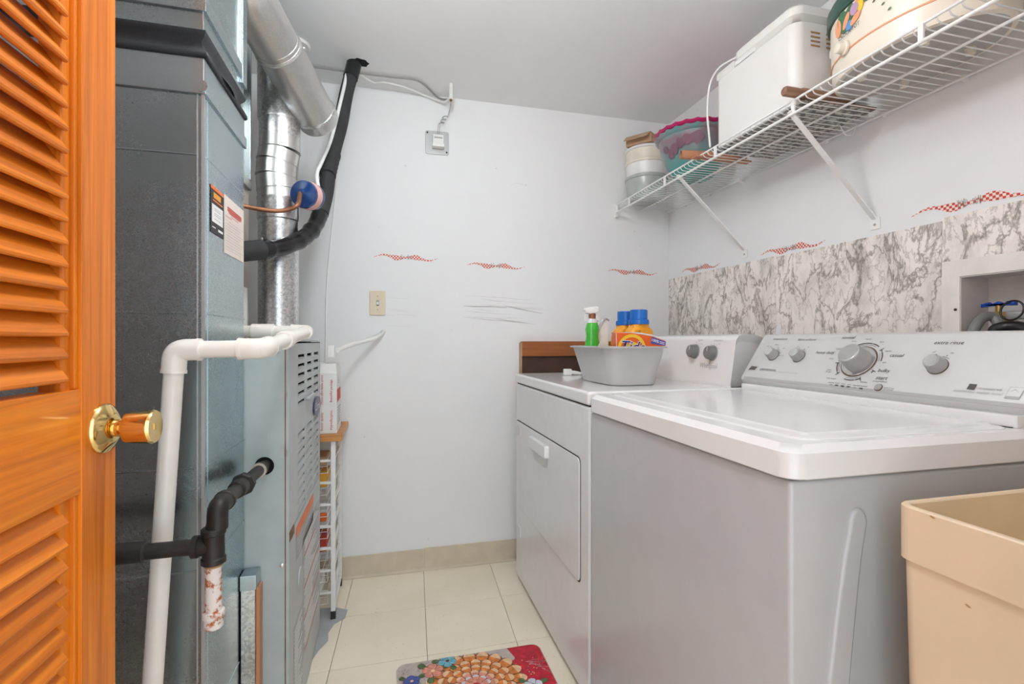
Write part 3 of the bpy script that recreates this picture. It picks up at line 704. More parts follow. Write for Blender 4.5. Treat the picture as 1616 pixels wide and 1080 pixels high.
MB().rod(A + D * 0.052, [(vr + 0.002, 0), (vr + 0.005, 0.003), (vr + 0.002, 0.008)], D, 36).build('crimp_bead', 'flue_metal', vent)
MB().rod(A + D * 0.27 + Vector((0.058, 0, 0.03)), [(0.004, 0), (0.004, 0.003), (0.002, 0.006)], (0.9, 0, 0.45), 10).build('screw', 'brushed_metal', vent)

# ------------------------------------------------------------------ refrigerant lines
rl_ = thing('insulated_line', (-0.2, 2.0, 1.45), 'black foam-insulated refrigerant pipe running from the ceiling into the coil', 'pipe')
Q = lambda px, py, y: on_y(px, py, y)
path = [Q(560, 96, 2.06), Q(556, 112, 2.06), Q(546, 150, 2.04), Q(538, 195, 2.01), Q(528, 232, 1.97), Q(519, 268, 1.92), Q(514, 305, 1.87), Q(506, 338, 1.81)]
MB().tube(smooth_path(path, 6), 0.0265, 18).build('foam_sleeve', 'pipe_insulation', rl_)
sm = smooth_path(path, 6)
MB().tube(sm[0:9], 0.029, 18).build('tape_wrap', 'pipe_tape', rl_)
MB().tube(smooth_path([Q(525.5, 243, 1.965), Q(520, 262, 1.935), Q(517, 278, 1.90)], 5), [0.029, 0.030, 0.0285, 0.030, 0.029, 0.0305, 0.029, 0.030, 0.0285, 0.029, 0.029], 18).build('tape_wrap', 'pipe_insulation', rl_)
p2_ = [Q(507, 333, 1.82), Q(497, 357, 1.775), Q(480, 375, 1.72), Q(458, 386, 1.66), Q(432, 392, 1.60), Q(405, 395, 1.55)]
sp2 = smooth_path(p2_, 5)
MB().tube(sp2, [0.026 + 0.0025 * (k % 5 == 2) + 0.001 * math.sin(k * 2.1) for k in range(len(sp2))], 18).build('taped_bend', 'pipe_tape', rl_)
MB().tube([Q(412, 394.5, 1.56), Q(395, 396, 1.53), Q(375, 398, 1.50), Q(362, 399, 1.485)], 0.0285, 18).build('foam_sleeve', 'pipe_insulation', rl_)
ll = thing('filter_drier', (-0.26, 1.66, 1.45), 'blue refrigerant filter drier with copper tube beside the flue', 'filter drier')
dc = Q(486, 309, 1.66); dd = Vector((-0.35, -0.92, -0.12)).normalized()
MB().rod(dc - dd * 0.045, [(0.012, 0), (0.03, 0.008), (0.042, 0.016), (0.043, 0.02), (0.043, 0.070), (0.041, 0.076), (0.030, 0.080), (0.014, 0.085), (0.010, 0.094)], dd, 32).build('drier_body', 'drier_blue', ll)
MB().rod(dc - dd * 0.012, [(0.0425, 0), (0.0436, 0.0), (0.0436, 0.03), (0.0425, 0.03)], dd, 32).build('drier_label', 'label_pink', ll)
e0 = dc + dd * 0.045
MB().tube(smooth_path([e0, Q(470, 323, 1.575), Q(457, 330, 1.57), Q(440, 333, 1.565), Q(415, 331, 1.555), Q(383, 325, 1.54), Q(372, 323, 1.52), Q(360, 322, 1.50)], 6), 0.0065, 12).build('copper_tube', 'copper', ll)
MB().tube(smooth_path([dc - dd * 0.04, dc - dd * 0.06 + Vector((0.002, 0, 0.03)), Q(500, 275, 1.80), Q(508, 255, 1.85), Q(523, 218, 1.93), Q(540, 150, 2.0), Q(547, 118, 2.04)], 6), 0.0065, 12).build('white_liquid_line', 'white_plastic', ll)

# ------------------------------------------------------------------ PVC condensate drain
pvc = thing('condensate_pipe', (-0.4, 0.966, 0.0), 'white PVC condensate drain pipe bent around the duct corner', 'pipe')
r_, yA = 0.0152, 0.966
a0 = Vector((-0.418, yA, 0.0)); a1 = Vector((-0.357, yA, 1.024)); a2 = Vector((-0.218, yA, 1.026)); a3 = Vector((-0.215, 1.44, 1.065)); a4 = Vector((-0.414, 1.455, 1.066))
def lerp(a, b, t): return a + (b - a) * t
MB().cyl(a0, lerp(a0, a1, 0.975), r_, n=24).build('pipe_length', 'pvc', pvc)
MB().cyl(lerp(a1, a2, 0.1), lerp(a1, a2, 0.9), r_, n=24).build('pipe_length', 'pvc', pvc)
MB().cyl(lerp(a2, a3, 0.05), lerp(a2, a3, 0.97), r_, n=24).build('pipe_length', 'pvc', pvc)
MB().cyl(lerp(a3, a4, 0.05), a4, r_, n=24).build('pipe_length', 'pvc', pvc)
def elbow(b, d1, d2, L=0.036):
    d1, d2 = Vector(d1).normalized(), Vector(d2).normalized(); pts = fillet([b + d1 * L, b, b + d2 * L], L * 0.72, 8)
    m = MB().tube(pts, 0.0188, 24); m.cyl(b + d1 * (L - 0.002), b + d1 * (L + 0.004), 0.0197, n=24); m.cyl(b + d2 * (L - 0.002), b + d2 * (L + 0.004), 0.0197, n=24); m.build('elbow_fitting', 'pvc_fitting', pvc)
elbow(a1, a0 - a1, a2 - a1); elbow(a2, a1 - a2, a3 - a2); elbow(a3, a2 - a3, a4 - a3)
MB().rod(lerp(a2, a3, 0.36), [(0.0188, 0), (0.0197, 0.001), (0.0197, 0.044), (0.0188, 0.045)], a3 - a2, 24).build('coupling', 'pvc_fitting', pvc)
MB().rod(lerp(a3, a4, 0.42), [(0.019, 0), (0.020, 0.001), (0.020, 0.055), (0.019, 0.056)], a4 - a3, 24).build('coupling', 'pvc_fitting', pvc)

# ------------------------------------------------------------------ black iron gas line
gas = thing('gas_pipe', (-0.31, 0.9, 0.35), 'black iron gas pipe with tee and rusty white drip leg', 'pipe')
yT = 0.905; T = on_y(337, 861, yT); gr = 0.0125
G0 = Vector((H3.x, FY0 + 0.03, H3.z)); E1 = Vector((T.x + 0.006, yT, on_y(345, 800, yT).z))
MB().cyl(G0, lerp(G0, E1, 0.94), gr, n=20).build('pipe_nipple', 'iron_pipe', gas)
for t, rr, L in ((0.17, 0.0165, 0.03), (0.62, 0.0165, 0.04)):
    d = (E1 - G0).normalized(); MB().rod(lerp(G0, E1, t), [(rr - .003, 0), (rr, 0.003), (rr, L - 0.003), (rr - .003, L)], d, 20).build('coupling', 'iron_pipe', gas)
d = (E1 - G0).normalized()
MB().rod(lerp(G0, E1, 0.56), [(0.02, 0), (0.0225, 0.003), (0.0225, 0.017), (0.02, 0.02)], d, 8).build('union_nut', 'iron_pipe', gas, angle=20)
MB().rod(lerp(G0, E1, 0.615), [(0.0145, 0), (0.0155, 0.004), (0.0145, 0.008)], d, 20).build('thread_sealant', 'pipe_dope', gas)
MB().rod(lerp(G0, E1, 0.235), [(0.0168, 0), (0.0172, 0.003), (0.0165, 0.006)], d, 20).build('thread_sealant', 'pipe_dope', gas)
m = MB().tube(fillet([E1 - d * 0.045, E1, E1 + Vector((0, 0, -0.036))], 0.034, 8), 0.0158, 20); m.rod(E1 - d * 0.047, [(0.0158, 0), (0.018, 0.002), (0.018, 0.008), (0.0158, 0.01)], d, 20); m.build('elbow_fitting', 'iron_pipe', gas)
tz = T.z
m = MB().rod((T.x, yT, tz - 0.030), [(0.016, 0), (0.0185, 0.002), (0.0185, 0.010), (0.0165, 0.012), (0.0165, 0.048), (0.0185, 0.050), (0.0185, 0.058), (0.016, 0.060)], (0, 0, 1), 24)
m.rod((T.x, yT, tz), [(0.0155, 0), (0.0155, 0.020), (0.018, 0.022), (0.018, 0.030), (0.0145, 0.031)], (-1, 0, 0), 20); m.build('tee_fitting', 'iron_pipe', gas)
MB().cyl((T.x, yT, tz + 0.028), (T.x + 0.004, yT, E1.z - 0.02), gr, n=20).build('pipe_nipple', 'iron_pipe', gas)
MB().cyl((T.x - 0.028, yT, tz), (-0.9, yT, tz - 0.004), gr, n=20).build('pipe_run', 'iron_pipe', gas)
MB().rod((on_y(232, 869, yT).x, yT, tz), [(0.013, 0), (0.016, 0.003), (0.0165, 0.06), (0.013, 0.062)], (-1, 0, 0), 20).build('coupling', 'iron_pipe', gas)
MB().rod((on_y(231, 869, yT).x, yT, tz), [(0.0135, 0), (0.0145, 0.003), (0.0135, 0.007)], (-1, 0, 0), 20).build('thread_sealant', 'pipe_dope', gas)
MB().cyl((T.x, yT, tz - 0.115), (T.x, yT, tz - 0.028), 0.0122, n=20).build('drip_leg', 'rusty_white', gas)
MB().rod((T.x, yT, tz - 0.135), [(0.0135, 0), (0.0145, 0.002), (0.0145, 0.016), (0.0165, 0.018), (0.0165, 0.027), (0.0125, 0.029)], (0, 0, 1), 24).build('drip_cap', 'rusty_white', gas)
MB().cyl((T.x, yT, tz - 0.034), (T.x, yT, tz - 0.029), 0.0135, n=20).build('thread_sealant', 'stain_rust', gas)

# ================================================================== CABLES AND PLATES ON CEILING AND BACK WALL
hp = on_z(562, 97, ZC)
MB().poly([(hp.x + 0.037 * k_ * math.cos(a) + 0.014, hp.y + 0.030 * k_ * math.sin(a) + 0.004) for a, k_ in [(2 * math.pi * i / 14, (1, 0.86, 1.08, 0.9)[i % 4]) for i in range(14)]], 0.0008, Matrix.Translation((0, 0, ZC - 0.001))).build('ceiling_hole', 'black_hole', bpy.data.objects['ceiling'])
cp = on_z(463, 68, ZC)
tag(MB().lathe([(0.055, 0.0), (0.06, -0.004), (0.055, -0.012), (0.02, -0.014)], Matrix.Translation((cp.x, cp.y, ZC - 0.001)), 28).build('ceiling_cover_plate', 'white_plastic'), 'round white cover plate on the ceiling beside the vent pipe', 'cover plate')
KZ = lambda px, py: on_z(px, py, ZC - 0.008)
tag(MB().tube(smooth_path([KZ(562, 113), KZ(575, 122), KZ(591, 131), KZ(605, 130), KZ(625, 134), KZ(648, 141), Q(668, 150, 2.235), Q(688, 158, 2.235), Q(701, 161, 2.22), Q(710, 155, 2.19)], 6), 0.0045, 10).build('white_cable', 'white_plastic'), 'white cable running along the wall top to the ceiling stub', 'cable')
tag(MB().tube(smooth_path([KZ(480, 104), KZ(520, 109), KZ(580, 117), KZ(620, 122), KZ(655, 126), KZ(672, 136), Q(690, 153, 2.238), Q(702, 157, 2.228), Q(712, 155, 2.215)], 6), 0.004, 10).build('grey_cable', 'wire_grey'), 'grey cable along the ceiling edge behind the white one', 'cable')
sp0 = on_z(712, 132, ZC)
stub = thing('conduit_stub', (sp0.x, sp0.y, ZC - 0.08), 'short white conduit stub hanging from the ceiling above the transformer', 'conduit')
s1 = Vector((sp0.x - 0.001, sp0.y, on_y(711, 157, sp0.y).z))
MB().cyl((sp0.x, sp0.y, ZC - 0.001), s1, 0.0085, n=16).build('conduit_tube', 'white_plastic', stub)
MB().cyl(s1 + Vector((0, 0, 0.001)), s1 - Vector((0, 0, 0.006)), 0.006, n=12).build('conduit_end', 'rust_seam', stub)
# transformer on its plate
p0, p1 = on_y(671.5, 206, YB), on_y(708, 246, YB)
trn = thing('wall_transformer', ((p0.x + p1.x) / 2, YB, p1.z), 'small white transformer on a square steel wall plate', 'transformer')
xf = frame((0, YB - 0.0005, 0), (1, 0, 0), (0, 0, 1), (0, -1, 0))
MB().poly(rrect(p0.x, p1.x, p1.z, p0.z, 0.008), 0.005, xf, 0.002).build('wall_plate', 'plate_steel', trn)
t0, t1 = on_y(682, 216, YB), on_y(699, 235, YB)
MB().box(t0.x, t1.x, YB - 0.035, YB - 0.005, t1.z, t0.z, 0.003).build('transformer_body', 'white_plastic', trn)
MB().box(t0.x - 0.002, t1.x + 0.002, YB - 0.04, YB - 0.005, t1.z - 0.006, t1.z + 0.008, 0.002).build('transformer_lip', 'white_plastic', trn)
MB().box(t0.x + 0.006, t1.x - 0.006, YB - 0.0356, YB - 0.034, t0.z - 0.018, t0.z - 0.012).build('rating_print', 'print_grey', trn)
for qx, qz in ((p0.x + 0.008, p0.z - 0.01), (p1.x - 0.01, p1.z + 0.012)): MB().rod((qx, YB - 0.005, qz), [(0.004, 0), (0.004, 0.002), (0.002, 0.003)], (0, -1, 0), 10).build('screw', 'iron_pipe', trn)
for dx, ph in ((0, 0), (0.006, 1.6)):
    pts = [(s1.x, s1.y, s1.z - 0.005), Q(710, 172, 2.20), Q(706 + dx * 300, 184, 2.215)]
    for k in range(10): 
        q = Q(703 - 8 * k / 10, 184 + 14 * k / 10, 2.218); pts.append(q + Vector((0.011 * math.cos(k * 1.7 + ph), -0.008 * math.sin(k * 1.7 + ph), 0)))
    pts += [Q(691 + dx * 400, 203, 2.225), Q(690 + dx * 600, 217, 2.225)]
    MB().tube(smooth_path(pts, 4), 0.0011, 6).build('bell_wire', 'wire_grey', trn)
# light switch
p0, p1 = on_y(583.5, 459, YB), on_y(608.5, 498, YB)
sw = thing('light_switch', ((p0.x + p1.x) / 2, YB, p1.z), 'beige toggle light switch on the back wall', 'light switch')
MB().poly(rrect(p0.x, p1.x, p1.z, p0.z, 0.003), 0.006, xf, 0.002).build('switch_plate', 'plate_beige', sw)
cx_, cz_ = (p0.x + p1.x) / 2, (p0.z + p1.z) / 2
MB().box(cx_ - 0.006, cx_ + 0.006, YB - 0.0075, YB - 0.004, cz_ - 0.013, cz_ + 0.013, 0.001).build('toggle_slot', 'print_grey', sw)
MB().box(cx_ - 0.004, cx_ + 0.004, YB - 0.016, YB - 0.005, cz_ - 0.008, cz_ + 0.004, 0.0015).build('toggle', 'white_plastic', sw)
for s in (-1, 1): MB().rod((cx_, YB - 0.0062, cz_ + s * 0.03), [(0.003, 0), (0.003, 0.001), (0.002, 0.0015)], (0, -1, 0), 10).build('screw', 'brass_dull', sw)
# thin white wire down the wall and the armoured whip to the furnace
tag(MB().tube(smooth_path([Q(533, 262, 2.235), Q(530, 290, 2.24), Q(527, 330, 2.243), Q(523, 370, 2.243), Q(518, 420, 2.243), Q(515, 470, 2.243), Q(514, 540, 2.243), Q(513, 600, 2.243)], 6), 0.0028, 8).build('thermostat_wire', 'white_plastic'), 'thin white wire hanging down the wall beside the furnace', 'wire')
wp = smooth_path([Q(606, 523, 2.247), Q(600, 529, 2.23), Q(588, 535, 2.20), Q(570, 540, 2.15), Q(553, 545, 2.08), Q(540, 550, 2.02), Q(533, 553, 1.98)], 24)
whip = tag(MB().tube(wp, [0.0085 + 0.0012 * math.sin(k * 2.1) for k in range(len(wp))], 14).build('flexible_conduit', 'white_plastic', angle=60), 'white armoured flexible conduit looping from the wall to the furnace', 'conduit')
MB().box(-0.222, -0.196, 1.955, 1.985, 0.975, 1.022, 0.004).build('conduit_connector', 'white_plastic', whip)

# ================================================================== WIRE DRAWER CART AND CARTON
cart = thing('wire_basket_cart', (-0.33, 2.08, 0), 'white narrow cart of wire baskets with a wooden top behind the furnace', 'cart')
CX0, CX1, CY0, CY1, CT = -0.47, -0.190, 1.935, 2.205, 0.665
MB().box(CX0 - 0.01, CX1 + 0.025, CY0 - 0.012, CY1 + 0.03, CT, CT + 0.026, 0.004).build('top_board', 'cart_top_wood', cart)
for x in (CX0, CX1 - 0.016):
    for y in (CY0, CY1 - 0.016):
        MB().box(x, x + 0.016, y, y + 0.016, 0.03, CT, 0.001).build('upright', 'white_plastic', cart)
        MB().box(x - 0.001, x + 0.017, y - 0.001, y + 0.017, 0.0, 0.03, 0.001).build('foot', 'print_black', cart)
for x in (CX0, CX1 - 0.016):
    MB().box(x, x + 0.016, CY0 + 0.016, CY1 - 0.016, 0.032, 0.048, 0.001).build('bottom_rail', 'white_plastic', cart)
    for k in range(7):
        z = 0.10 + k * 0.082
        MB().box(x + 0.002, x + 0.012, CY0 + 0.014, CY1 - 0.014, z - 0.004, z + 0.004, 0.001).build('runner', 'white_plastic', cart)
for k in range(7):
    z = 0.10 + k * 0.082
    MB().box(CX0 + 0.016, CX1 - 0.016, CY0 + 0.001, CY0 + 0.007, z - 0.004, z + 0.005, 0.001).build('crossbar', 'white_plastic', cart)
    m = MB(); zb = z - 0.05
    for zz in (z, z - 0.025, zb):
        m.tube([(CX0 + 0.03, CY0 + 0.022, zz), (CX1 - 0.03, CY0 + 0.022, zz), (CX1 - 0.03, CY1 - 0.03, zz), (CX0 + 0.03, CY1 - 0.03, zz), (CX0 + 0.03, CY0 + 0.022, zz)], 0.0013, 6)
    for x in [CX0 + 0.04 + 0.03 * i for i in range(8)]:
        m.tube([(x, CY0 + 0.022, z), (x, CY0 + 0.024, zb), (x, CY1 - 0.032, zb), (x, CY1 - 0.03, z)], 0.0011, 6)
    m.build('wire_basket', 'shelf_wire_white', cart)
def packet(x0, x1, z0, z1, mat, label, y=1.98, d=0.12):
    tag(MB().box(x0, x1, y, y + d, z0, z1, 0.006).build('packet', mat), label, 'packet')
packet(-0.262, -0.224, 0.482, 0.538, 'packet_yellow', 'yellow packet in the upper wire basket')
packet(-0.36, -0.268, 0.482, 0.545, 'bag_clear', 'clear plastic bag beside the yellow packet in the wire basket')
packet(-0.36, -0.225, 0.318, 0.385, 'bag_clear', 'pale bag behind the orange band in the middle wire basket', 2.0, 0.1)
packet(-0.36, -0.225, 0.352, 0.384, 'print_orange', 'orange banded packet in the middle wire basket', 1.975, 0.02)
packet(-0.30, -0.225, 0.236, 0.29, 'packet_red', 'dark red packet low in the wire basket cart')
packet(-0.32, -0.225, 0.564, 0.60, 'cardboard', 'brown bag in the top wire basket')
packet(-0.29, -0.245, 0.072, 0.12, 'paper_white', 'crumpled white paper in the bottom wire basket')
# carton on the cart top
ct0 = on_y(531.5, 660, 1.955)
cz = CT + 0.026
carton = thing('filter_carton', (ct0.x - 0.06, 2.06, cz), 'tall white filter carton with red print on the cart', 'carton')
x1 = ct0.x; x0 = x1 - 0.13; y0, y1 = 1.955, 2.12; zt = cz + 0.262
MB().box(x0, x1, y0, y1, cz, zt - 0.035, 0.001).build('carton_body', 'paper_white', carton)
MB().loft([[(x0, y0, zt - 0.035), (x1, y0, zt - 0.035), (x1, y1, zt - 0.035), (x0, y1, zt - 0.035)], [(x0 + 0.005, y0 + 0.03, zt), (x1 - 0.006, y0 + 0.03, zt), (x1 - 0.006, y1 - 0.03, zt), (x0 + 0.005, y1 - 0.03, zt)]]).build('carton_flap', 'paper_white', carton)
cf = lambda x, z: frame((x, y0 - 0.0008, z), (0, 0, 1), (-1, 0, 0), (0, -1, 0))
for s, xx, zz in (('Better quality', x1 - 0.053, cz + 0.045), ('More affordable price', x1 - 0.053, cz + 0.165), ('Hypoallergenic', x1 - 0.02, cz + 0.05), ('Beautiful package', x1 - 0.02, cz + 0.16)):
    text(s, cf(xx, zz), 0.0125, 'print_red', carton)
MB().poly([(y0 + 0.004, cz + 0.115), (y1 - 0.03, cz + 0.12), (y1 - 0.03, cz + 0.165), (y0 + 0.004, cz + 0.165)], 0.0004, frame((x1 + 0.0006, 0, 0), (0, 1, 0), (0, 0, 1), (1, 0, 0))).build('red_panel', 'print_red', carton)
for k in range(7): MB().box(x1 + 0.0004, x1 + 0.0008, y0 + 0.02, y1 - 0.02 - 0.01 * (k % 3), cz + 0.03 + k * 0.01, cz + 0.033 + k * 0.01).build('small_print', 'print_grey', carton)
text('Ess', frame((x1 + 0.0008, y0 + 0.06, cz + 0.195), (0, 1, 0), (0, 0, 1), (1, 0, 0)), 0.035, 'print_grey', carton)

# ================================================================== DRYER
WX0, WXB = 0.547, 1.262
dry = thing('dryer', (0.9, 1.68, 0), 'white front-loading dryer with two dark knobs in the far corner', 'dryer')
DY0, DY1 = 1.278, 2.086
MB().box(WX0, WXB, DY0, DY1, 0.018, 0.853, 0.007, 3).build('cabinet', 'cabinet_enamel', dry)
MB().box(WX0 + 0.006, WXB - 0.006, DY0 + 0.006, DY1 - 0.006, 0.85, 0.86).build('seam', 'seam_dark', dry)
MB().box(WX0 + 0.03, WXB - 0.03, DY0 + 0.03, DY1 - 0.03, 0.0, 0.02).build('foot_frame', 'seam_dark', dry)
MB().box(WX0 - 0.004, WXB, DY0, DY1 + 0.003, 0.857, 0.8965, 0.009, 3).build('top_panel', 'appliance_white', dry)
dxf = frame((WX0, 0, 0), (0, -1, 0), (0, 0, 1), (-1, 0, 0))
MB().poly(rrect(-2.071, -1.339, 0.326, 0.698, 0.02), 0.0006, dxf).build('door_gap', 'seam_dark', dry)
ddr = MB().poly(rrect(-2.067, -1.343, 0.330, 0.694, 0.018), 0.0045, dxf, 0.002).build('door', 'cabinet_enamel', dry)
hxf = frame((WX0 - 0.0045, 0, 0), (0, -1, 0), (0, 0, 1), (-1, 0, 0))
MB().poly(rrect(-1.815, -1.625, 0.588, 0.66, 0.03), 0.0008, hxf, 0.0004).build('handle_recess', 'console_grey', ddr)
MB().poly(rrect(-1.825, -1.62, 0.627, 0.672, 0.008), 0.016, hxf, 0.005).build('handle', 'appliance_white', ddr)
MB().poly(disc(-2.035, 0.655, 0.02, 20, 1), 0.0006, hxf).build('door_badge', 'print_grey', ddr)
MB().poly(disc(-2.035, 0.655, 0.016, 20, 1), 0.0009, hxf).build('door_badge_face', 'cabinet_enamel', ddr)
MB().poly(rrect(-2.045, -2.005, 0.205, 0.245, 0.002), 0.002, dxf).build('leveling_tag', 'cabinet_enamel', dry)
# console: profile swept along y
def console(profile, y0, y1, endr, name, mat, par, nseg=6):
    rings = []; cx = sum(p[0] for p in profile) / len(profile); cz = sum(p[1] for p in profile) / len(profile); zb = min(p[1] for p in profile)
    for k in range(nseg + 1):
        a = math.pi / 2 * k / nseg; rings.append((y0 + endr * (1 - math.sin(a)), 1 - 0.16 * (1 - math.sin(math.pi / 2 - (math.pi / 2 - a)) if k < nseg else 0)))
    seq = [(y, s) for y, s in rings] + [(y1 - (y - y0), s) for y, s in rings[::-1]]
    rr = [[(cx + (p[0] - cx) * s, y, zb + (p[1] - zb) * s) for p in profile] for y, s in seq]
    return MB().loft(rr).build(name, mat, par, angle=45)
dprof = [(1.018, 0.8965), (1.016, 0.906), (1.036, 1.04), (1.044, 1.053), (1.062, 1.061), (1.10, 1.060), (1.15, 1.045), (1.19, 1.01), (1.205, 0.96), (1.205, 0.8965)]
con = console(dprof, 1.288, 2.07, 0.02, 'console', 'appliance_white', dry)
DU = Vector((0.02, 0, 0.134)).normalized(); DN = Vector((-0.134, 0, 0.02)).normalized(); DP = Vector((1.016, 0, 0.906))
def dpan(px, py): return on_plane(px, py, DP, DN)
for px, py in ((1097, 555), (1125, 557.5)):
    c = dpan(px, py)
    k = MB().rod(c, [(0.026, 0), (0.026, 0.002)], DN, 28).build('knob_bezel', 'print_grey', dry)
    k = MB().rod(c + DN * 0.002, [(0.0225, 0), (0.0215, 0.018), (0.0195, 0.021), (0.006, 0.0215)], DN, 28).build('knob', 'knob_dark', dry)
    xk = frame(c + DN * 0.0238, (0, -1, 0), DU, DN); MB().poly([(-0.001, 0.004), (0.001, 0.004), (0.001, 0.018), (-0.001, 0.018)], 0.0005, xk).build('knob_pointer', 'white_plastic', k)
    for s in range(5):
        a = R(30 + s * 30); xs = frame(c + DN * 0.0012, (0, -1, 0), DU, DN); MB().box(0.03 * math.cos(a), 0.03 * math.cos(a) + 0.006, 0.03 * math.sin(a), 0.03 * math.sin(a) + 0.0012, 0, 0.0004, xf=xs).build('dial_mark', 'print_grey', dry)
def dtext(s, px, py, size, mat='print_grey', **kw): text(s, frame(dpan(px, py) + DN * 0.0008, (0, -1, 0), DU, DN), size, mat, dry, **kw)
dtext('dryness', 1106, 537, 0.009); dtext('temperature', 1134, 537.5, 0.009); dtext('time', 1108, 543, 0.007); dtext('heat', 1136, 543, 0.007)
dtext('Whirlpool', 1118, 577.5, 0.024, 'print_grey', sx=0.9)
m = MB(); c = dpan(1121, 577); xs = frame(c + DN * 0.0008, (0, -1, 0), DU, DN)
arc = [(0.012 * math.cos(a) * 0.5, 0.017 * math.sin(a)) for a in [R(-70 + 14 * i) for i in range(18)]]
m.poly(arc + [(p[0] * 0.85, p[1] * 0.92) for p in arc[::-1]], 0.0003, xs); m.build('logo_swirl', 'print_grey', dry)
# cord with white plug on the dryer top
pg0 = on_z(897, 592, 0.898)
plug = thing('power_plug', (pg0.x, pg0.y, 0.897), 'white plug with grey cord lying on the dryer beside the basin', 'plug')
MB().box(pg0.x - 0.02, pg0.x + 0.012, pg0.y - 0.012, pg0.y + 0.012, 0.8968, 0.923, 0.004).build('plug_body', 'white_plastic', plug)
MB().rod((pg0.x + 0.01, pg0.y, 0.909), [(0.008, 0), (0.008, 0.02), (0.005, 0.045)], (1, -0.2, -0.12), 12).build('strain_relief', 'white_plastic', plug)
pc = Vector((pg0.x + 0.052, pg0.y - 0.01, 0.903))
MB().tube(smooth_path([pc, pc + Vector((0.06, -0.01, -0.002)), pc + Vector((0.14, -0.0, -0.002)), pc + Vector((0.24, 0.02, -0.002))], 6), 0.004, 8).build('cord', 'print_grey', plug)
# oak board standing behind the dryer
bd = thing('wooden_ledger', (0.85, 2.23, 0.72), 'dark wooden board with an oak top rail on the wall behind the dryer', 'board')
MB().box(0.607, 1.12, 2.222, 2.2495, 0.72, 1.02, 0.002).build('back_board', 'dark_board', bd)
MB().box(0.609, 1.12, 2.205, 2.2495, 0.966, 1.037, 0.005).build('top_rail', 'oak_board', bd)
MB().box(0.605, 0.609, 2.21, 2.2495, 0.72, 1.03).build('end_edge', 'cardboard', bd)

# ================================================================== WASHER
wash = thing('washing_machine', (0.9, 0.92, 0), 'white top-loading washing machine with grey control console', 'washer')
WY0, WY1 = 0.569, 1.266
MB().box(WX0, WXB, WY0, WY1, 0.02, 0.8418, 0.007, 4).build('cabinet', 'washer_shade_enamel', wash)
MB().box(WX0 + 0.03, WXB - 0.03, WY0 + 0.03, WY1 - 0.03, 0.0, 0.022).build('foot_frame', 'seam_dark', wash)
MB().vbox(WX0 + 0.004, WXB - 0.005, WY0 + 0.004, WY1 - 0.004, 0.838, 0.848, 0.02).build('seam', 'seam_dark', wash)
MB().vbox(WX0 - 0.007, WXB, WY0 - 0.008, WY1 + 0.002, 0.8446, 0.893, 0.026, 0.011, 5, bot=0.002).build('top_deck', 'appliance_white', wash)
# lid: a raised panel with soft edges
LB = (0.592, 1.0145, 0.590, 1.236); LI = (0.614, 1.0125, 0.612, 1.222)
MB().loft([rr3(LB, 0.03, 0.8915, g=0.004), rr3(LB, 0.03, 0.8940, g=0.003), rr3(LB, 0.03, 0.8955, g=-0.001), rr3(LI, 0.012, 0.8957, g=0.0), rr3(LI, 0.012, 0.8982, g=-0.005), rr3(LI, 0.012, 0.8986, g=-0.010)], False, True).build('lid', 'appliance_white', wash)
MB().box(1.0195, 1.05, 0.585, 1.246, 0.892, 0.914, 0.004, 2).build('hinge_cover', 'appliance_white', wash)
MB().box(1.016, 1.0205, 0.592, 1.238, 0.890, 0.8942).build('hinge_gap', 'seam_dark', wash)
# pressed rib on the cabinet's near side
rib = []
for k in range(15):
    t = k / 14; z = 0.775 - 0.68 * t; xm = 0.662 - 0.085 * (t ** 0.8) ; rib.append((xm, z, 0.016 + 0.012 * t))
outl = [(x - h, z) for x, z, h in rib] + [(x + h, z) for x, z, h in rib[::-1]]
cap = [(0.662 + 0.016 * math.cos(a), 0.775 + 0.022 * math.sin(a)) for a in [R(20 + 20 * i) for i in range(8)]]
MB().poly(outl + cap, 0.006, frame((0, WY0, 0), (1, 0, 0), (0, 0, 1), (0, -1, 0)), 0.0055).build('pressed_rib', 'washer_shade_enamel', wash, angle=60)
# console
wprof = [(1.052, 0.893), (1.050, 0.907), (1.040, 0.915), (1.034, 0.925), (1.0365, 0.9345), (1.1165, 1.0535), (1.123, 1.058), (1.132, 1.059), (1.23, 1.045), (1.25, 1.02), (1.25, 0.893)]
console(wprof[:], WY0 + 0.004, WY1 - 0.003, 0.012, 'console', 'console_grey', wash)
MB().loft([[(x, y, z) for x, z in ((1.0335, 0.9265), (1.0358, 0.9338), (1.0366, 0.9330), (1.0345, 0.9255))] for y in (WY0 + 0.012, WY1 - 0.014)]).build('console_crease', 'console_chin', wash)
CU = Vector((0.08, 0, 0.119)).normalized(); CN = Vector((-0.119, 0, 0.08)).normalized(); CP = Vector((1.0365, 0, 0.9345))
def wpan(px, py): return on_plane(px, py, CP, CN)
def wfr(px, py, lift=0.0008): return frame(wpan(px, py) + CN * lift, (0, -1, 0), CU, CN)
def wtext(s, px, py, size, mat='print_dark', **kw): text(s, wfr(px, py), size, mat, wash, shear=kw.pop('shear', 0.18), **kw)
def small_knob(px, py, r):
    c = wpan(px, py)
    MB().rod(c, [(r * 1.06, 0), (r * 1.06, 0.0015)], CN, 28).build('knob_base_ring', 'ring_brown', wash)  # thin brown ring around the knob base
    k = MB().rod(c + CN * 0.0015, [(r, 0), (r * 0.98, 0.004), (r * 0.86, 0.018), (r * 0.80, 0.021), (r * 0.72, 0.0215)], CN, 32).build('knob', 'knob_grey', wash)
    MB().rod(c + CN * 0.0226, [(r * 0.72, 0), (r * 0.70, 0.0012), (0.001, 0.0008)], CN, 32).build('knob_cap', 'brushed_metal', k)
small_knob(1221, 561, 0.0172); small_knob(1261, 563, 0.0175); small_knob(1480, 578.5, 0.0182)
c = wpan(1355.5, 571)
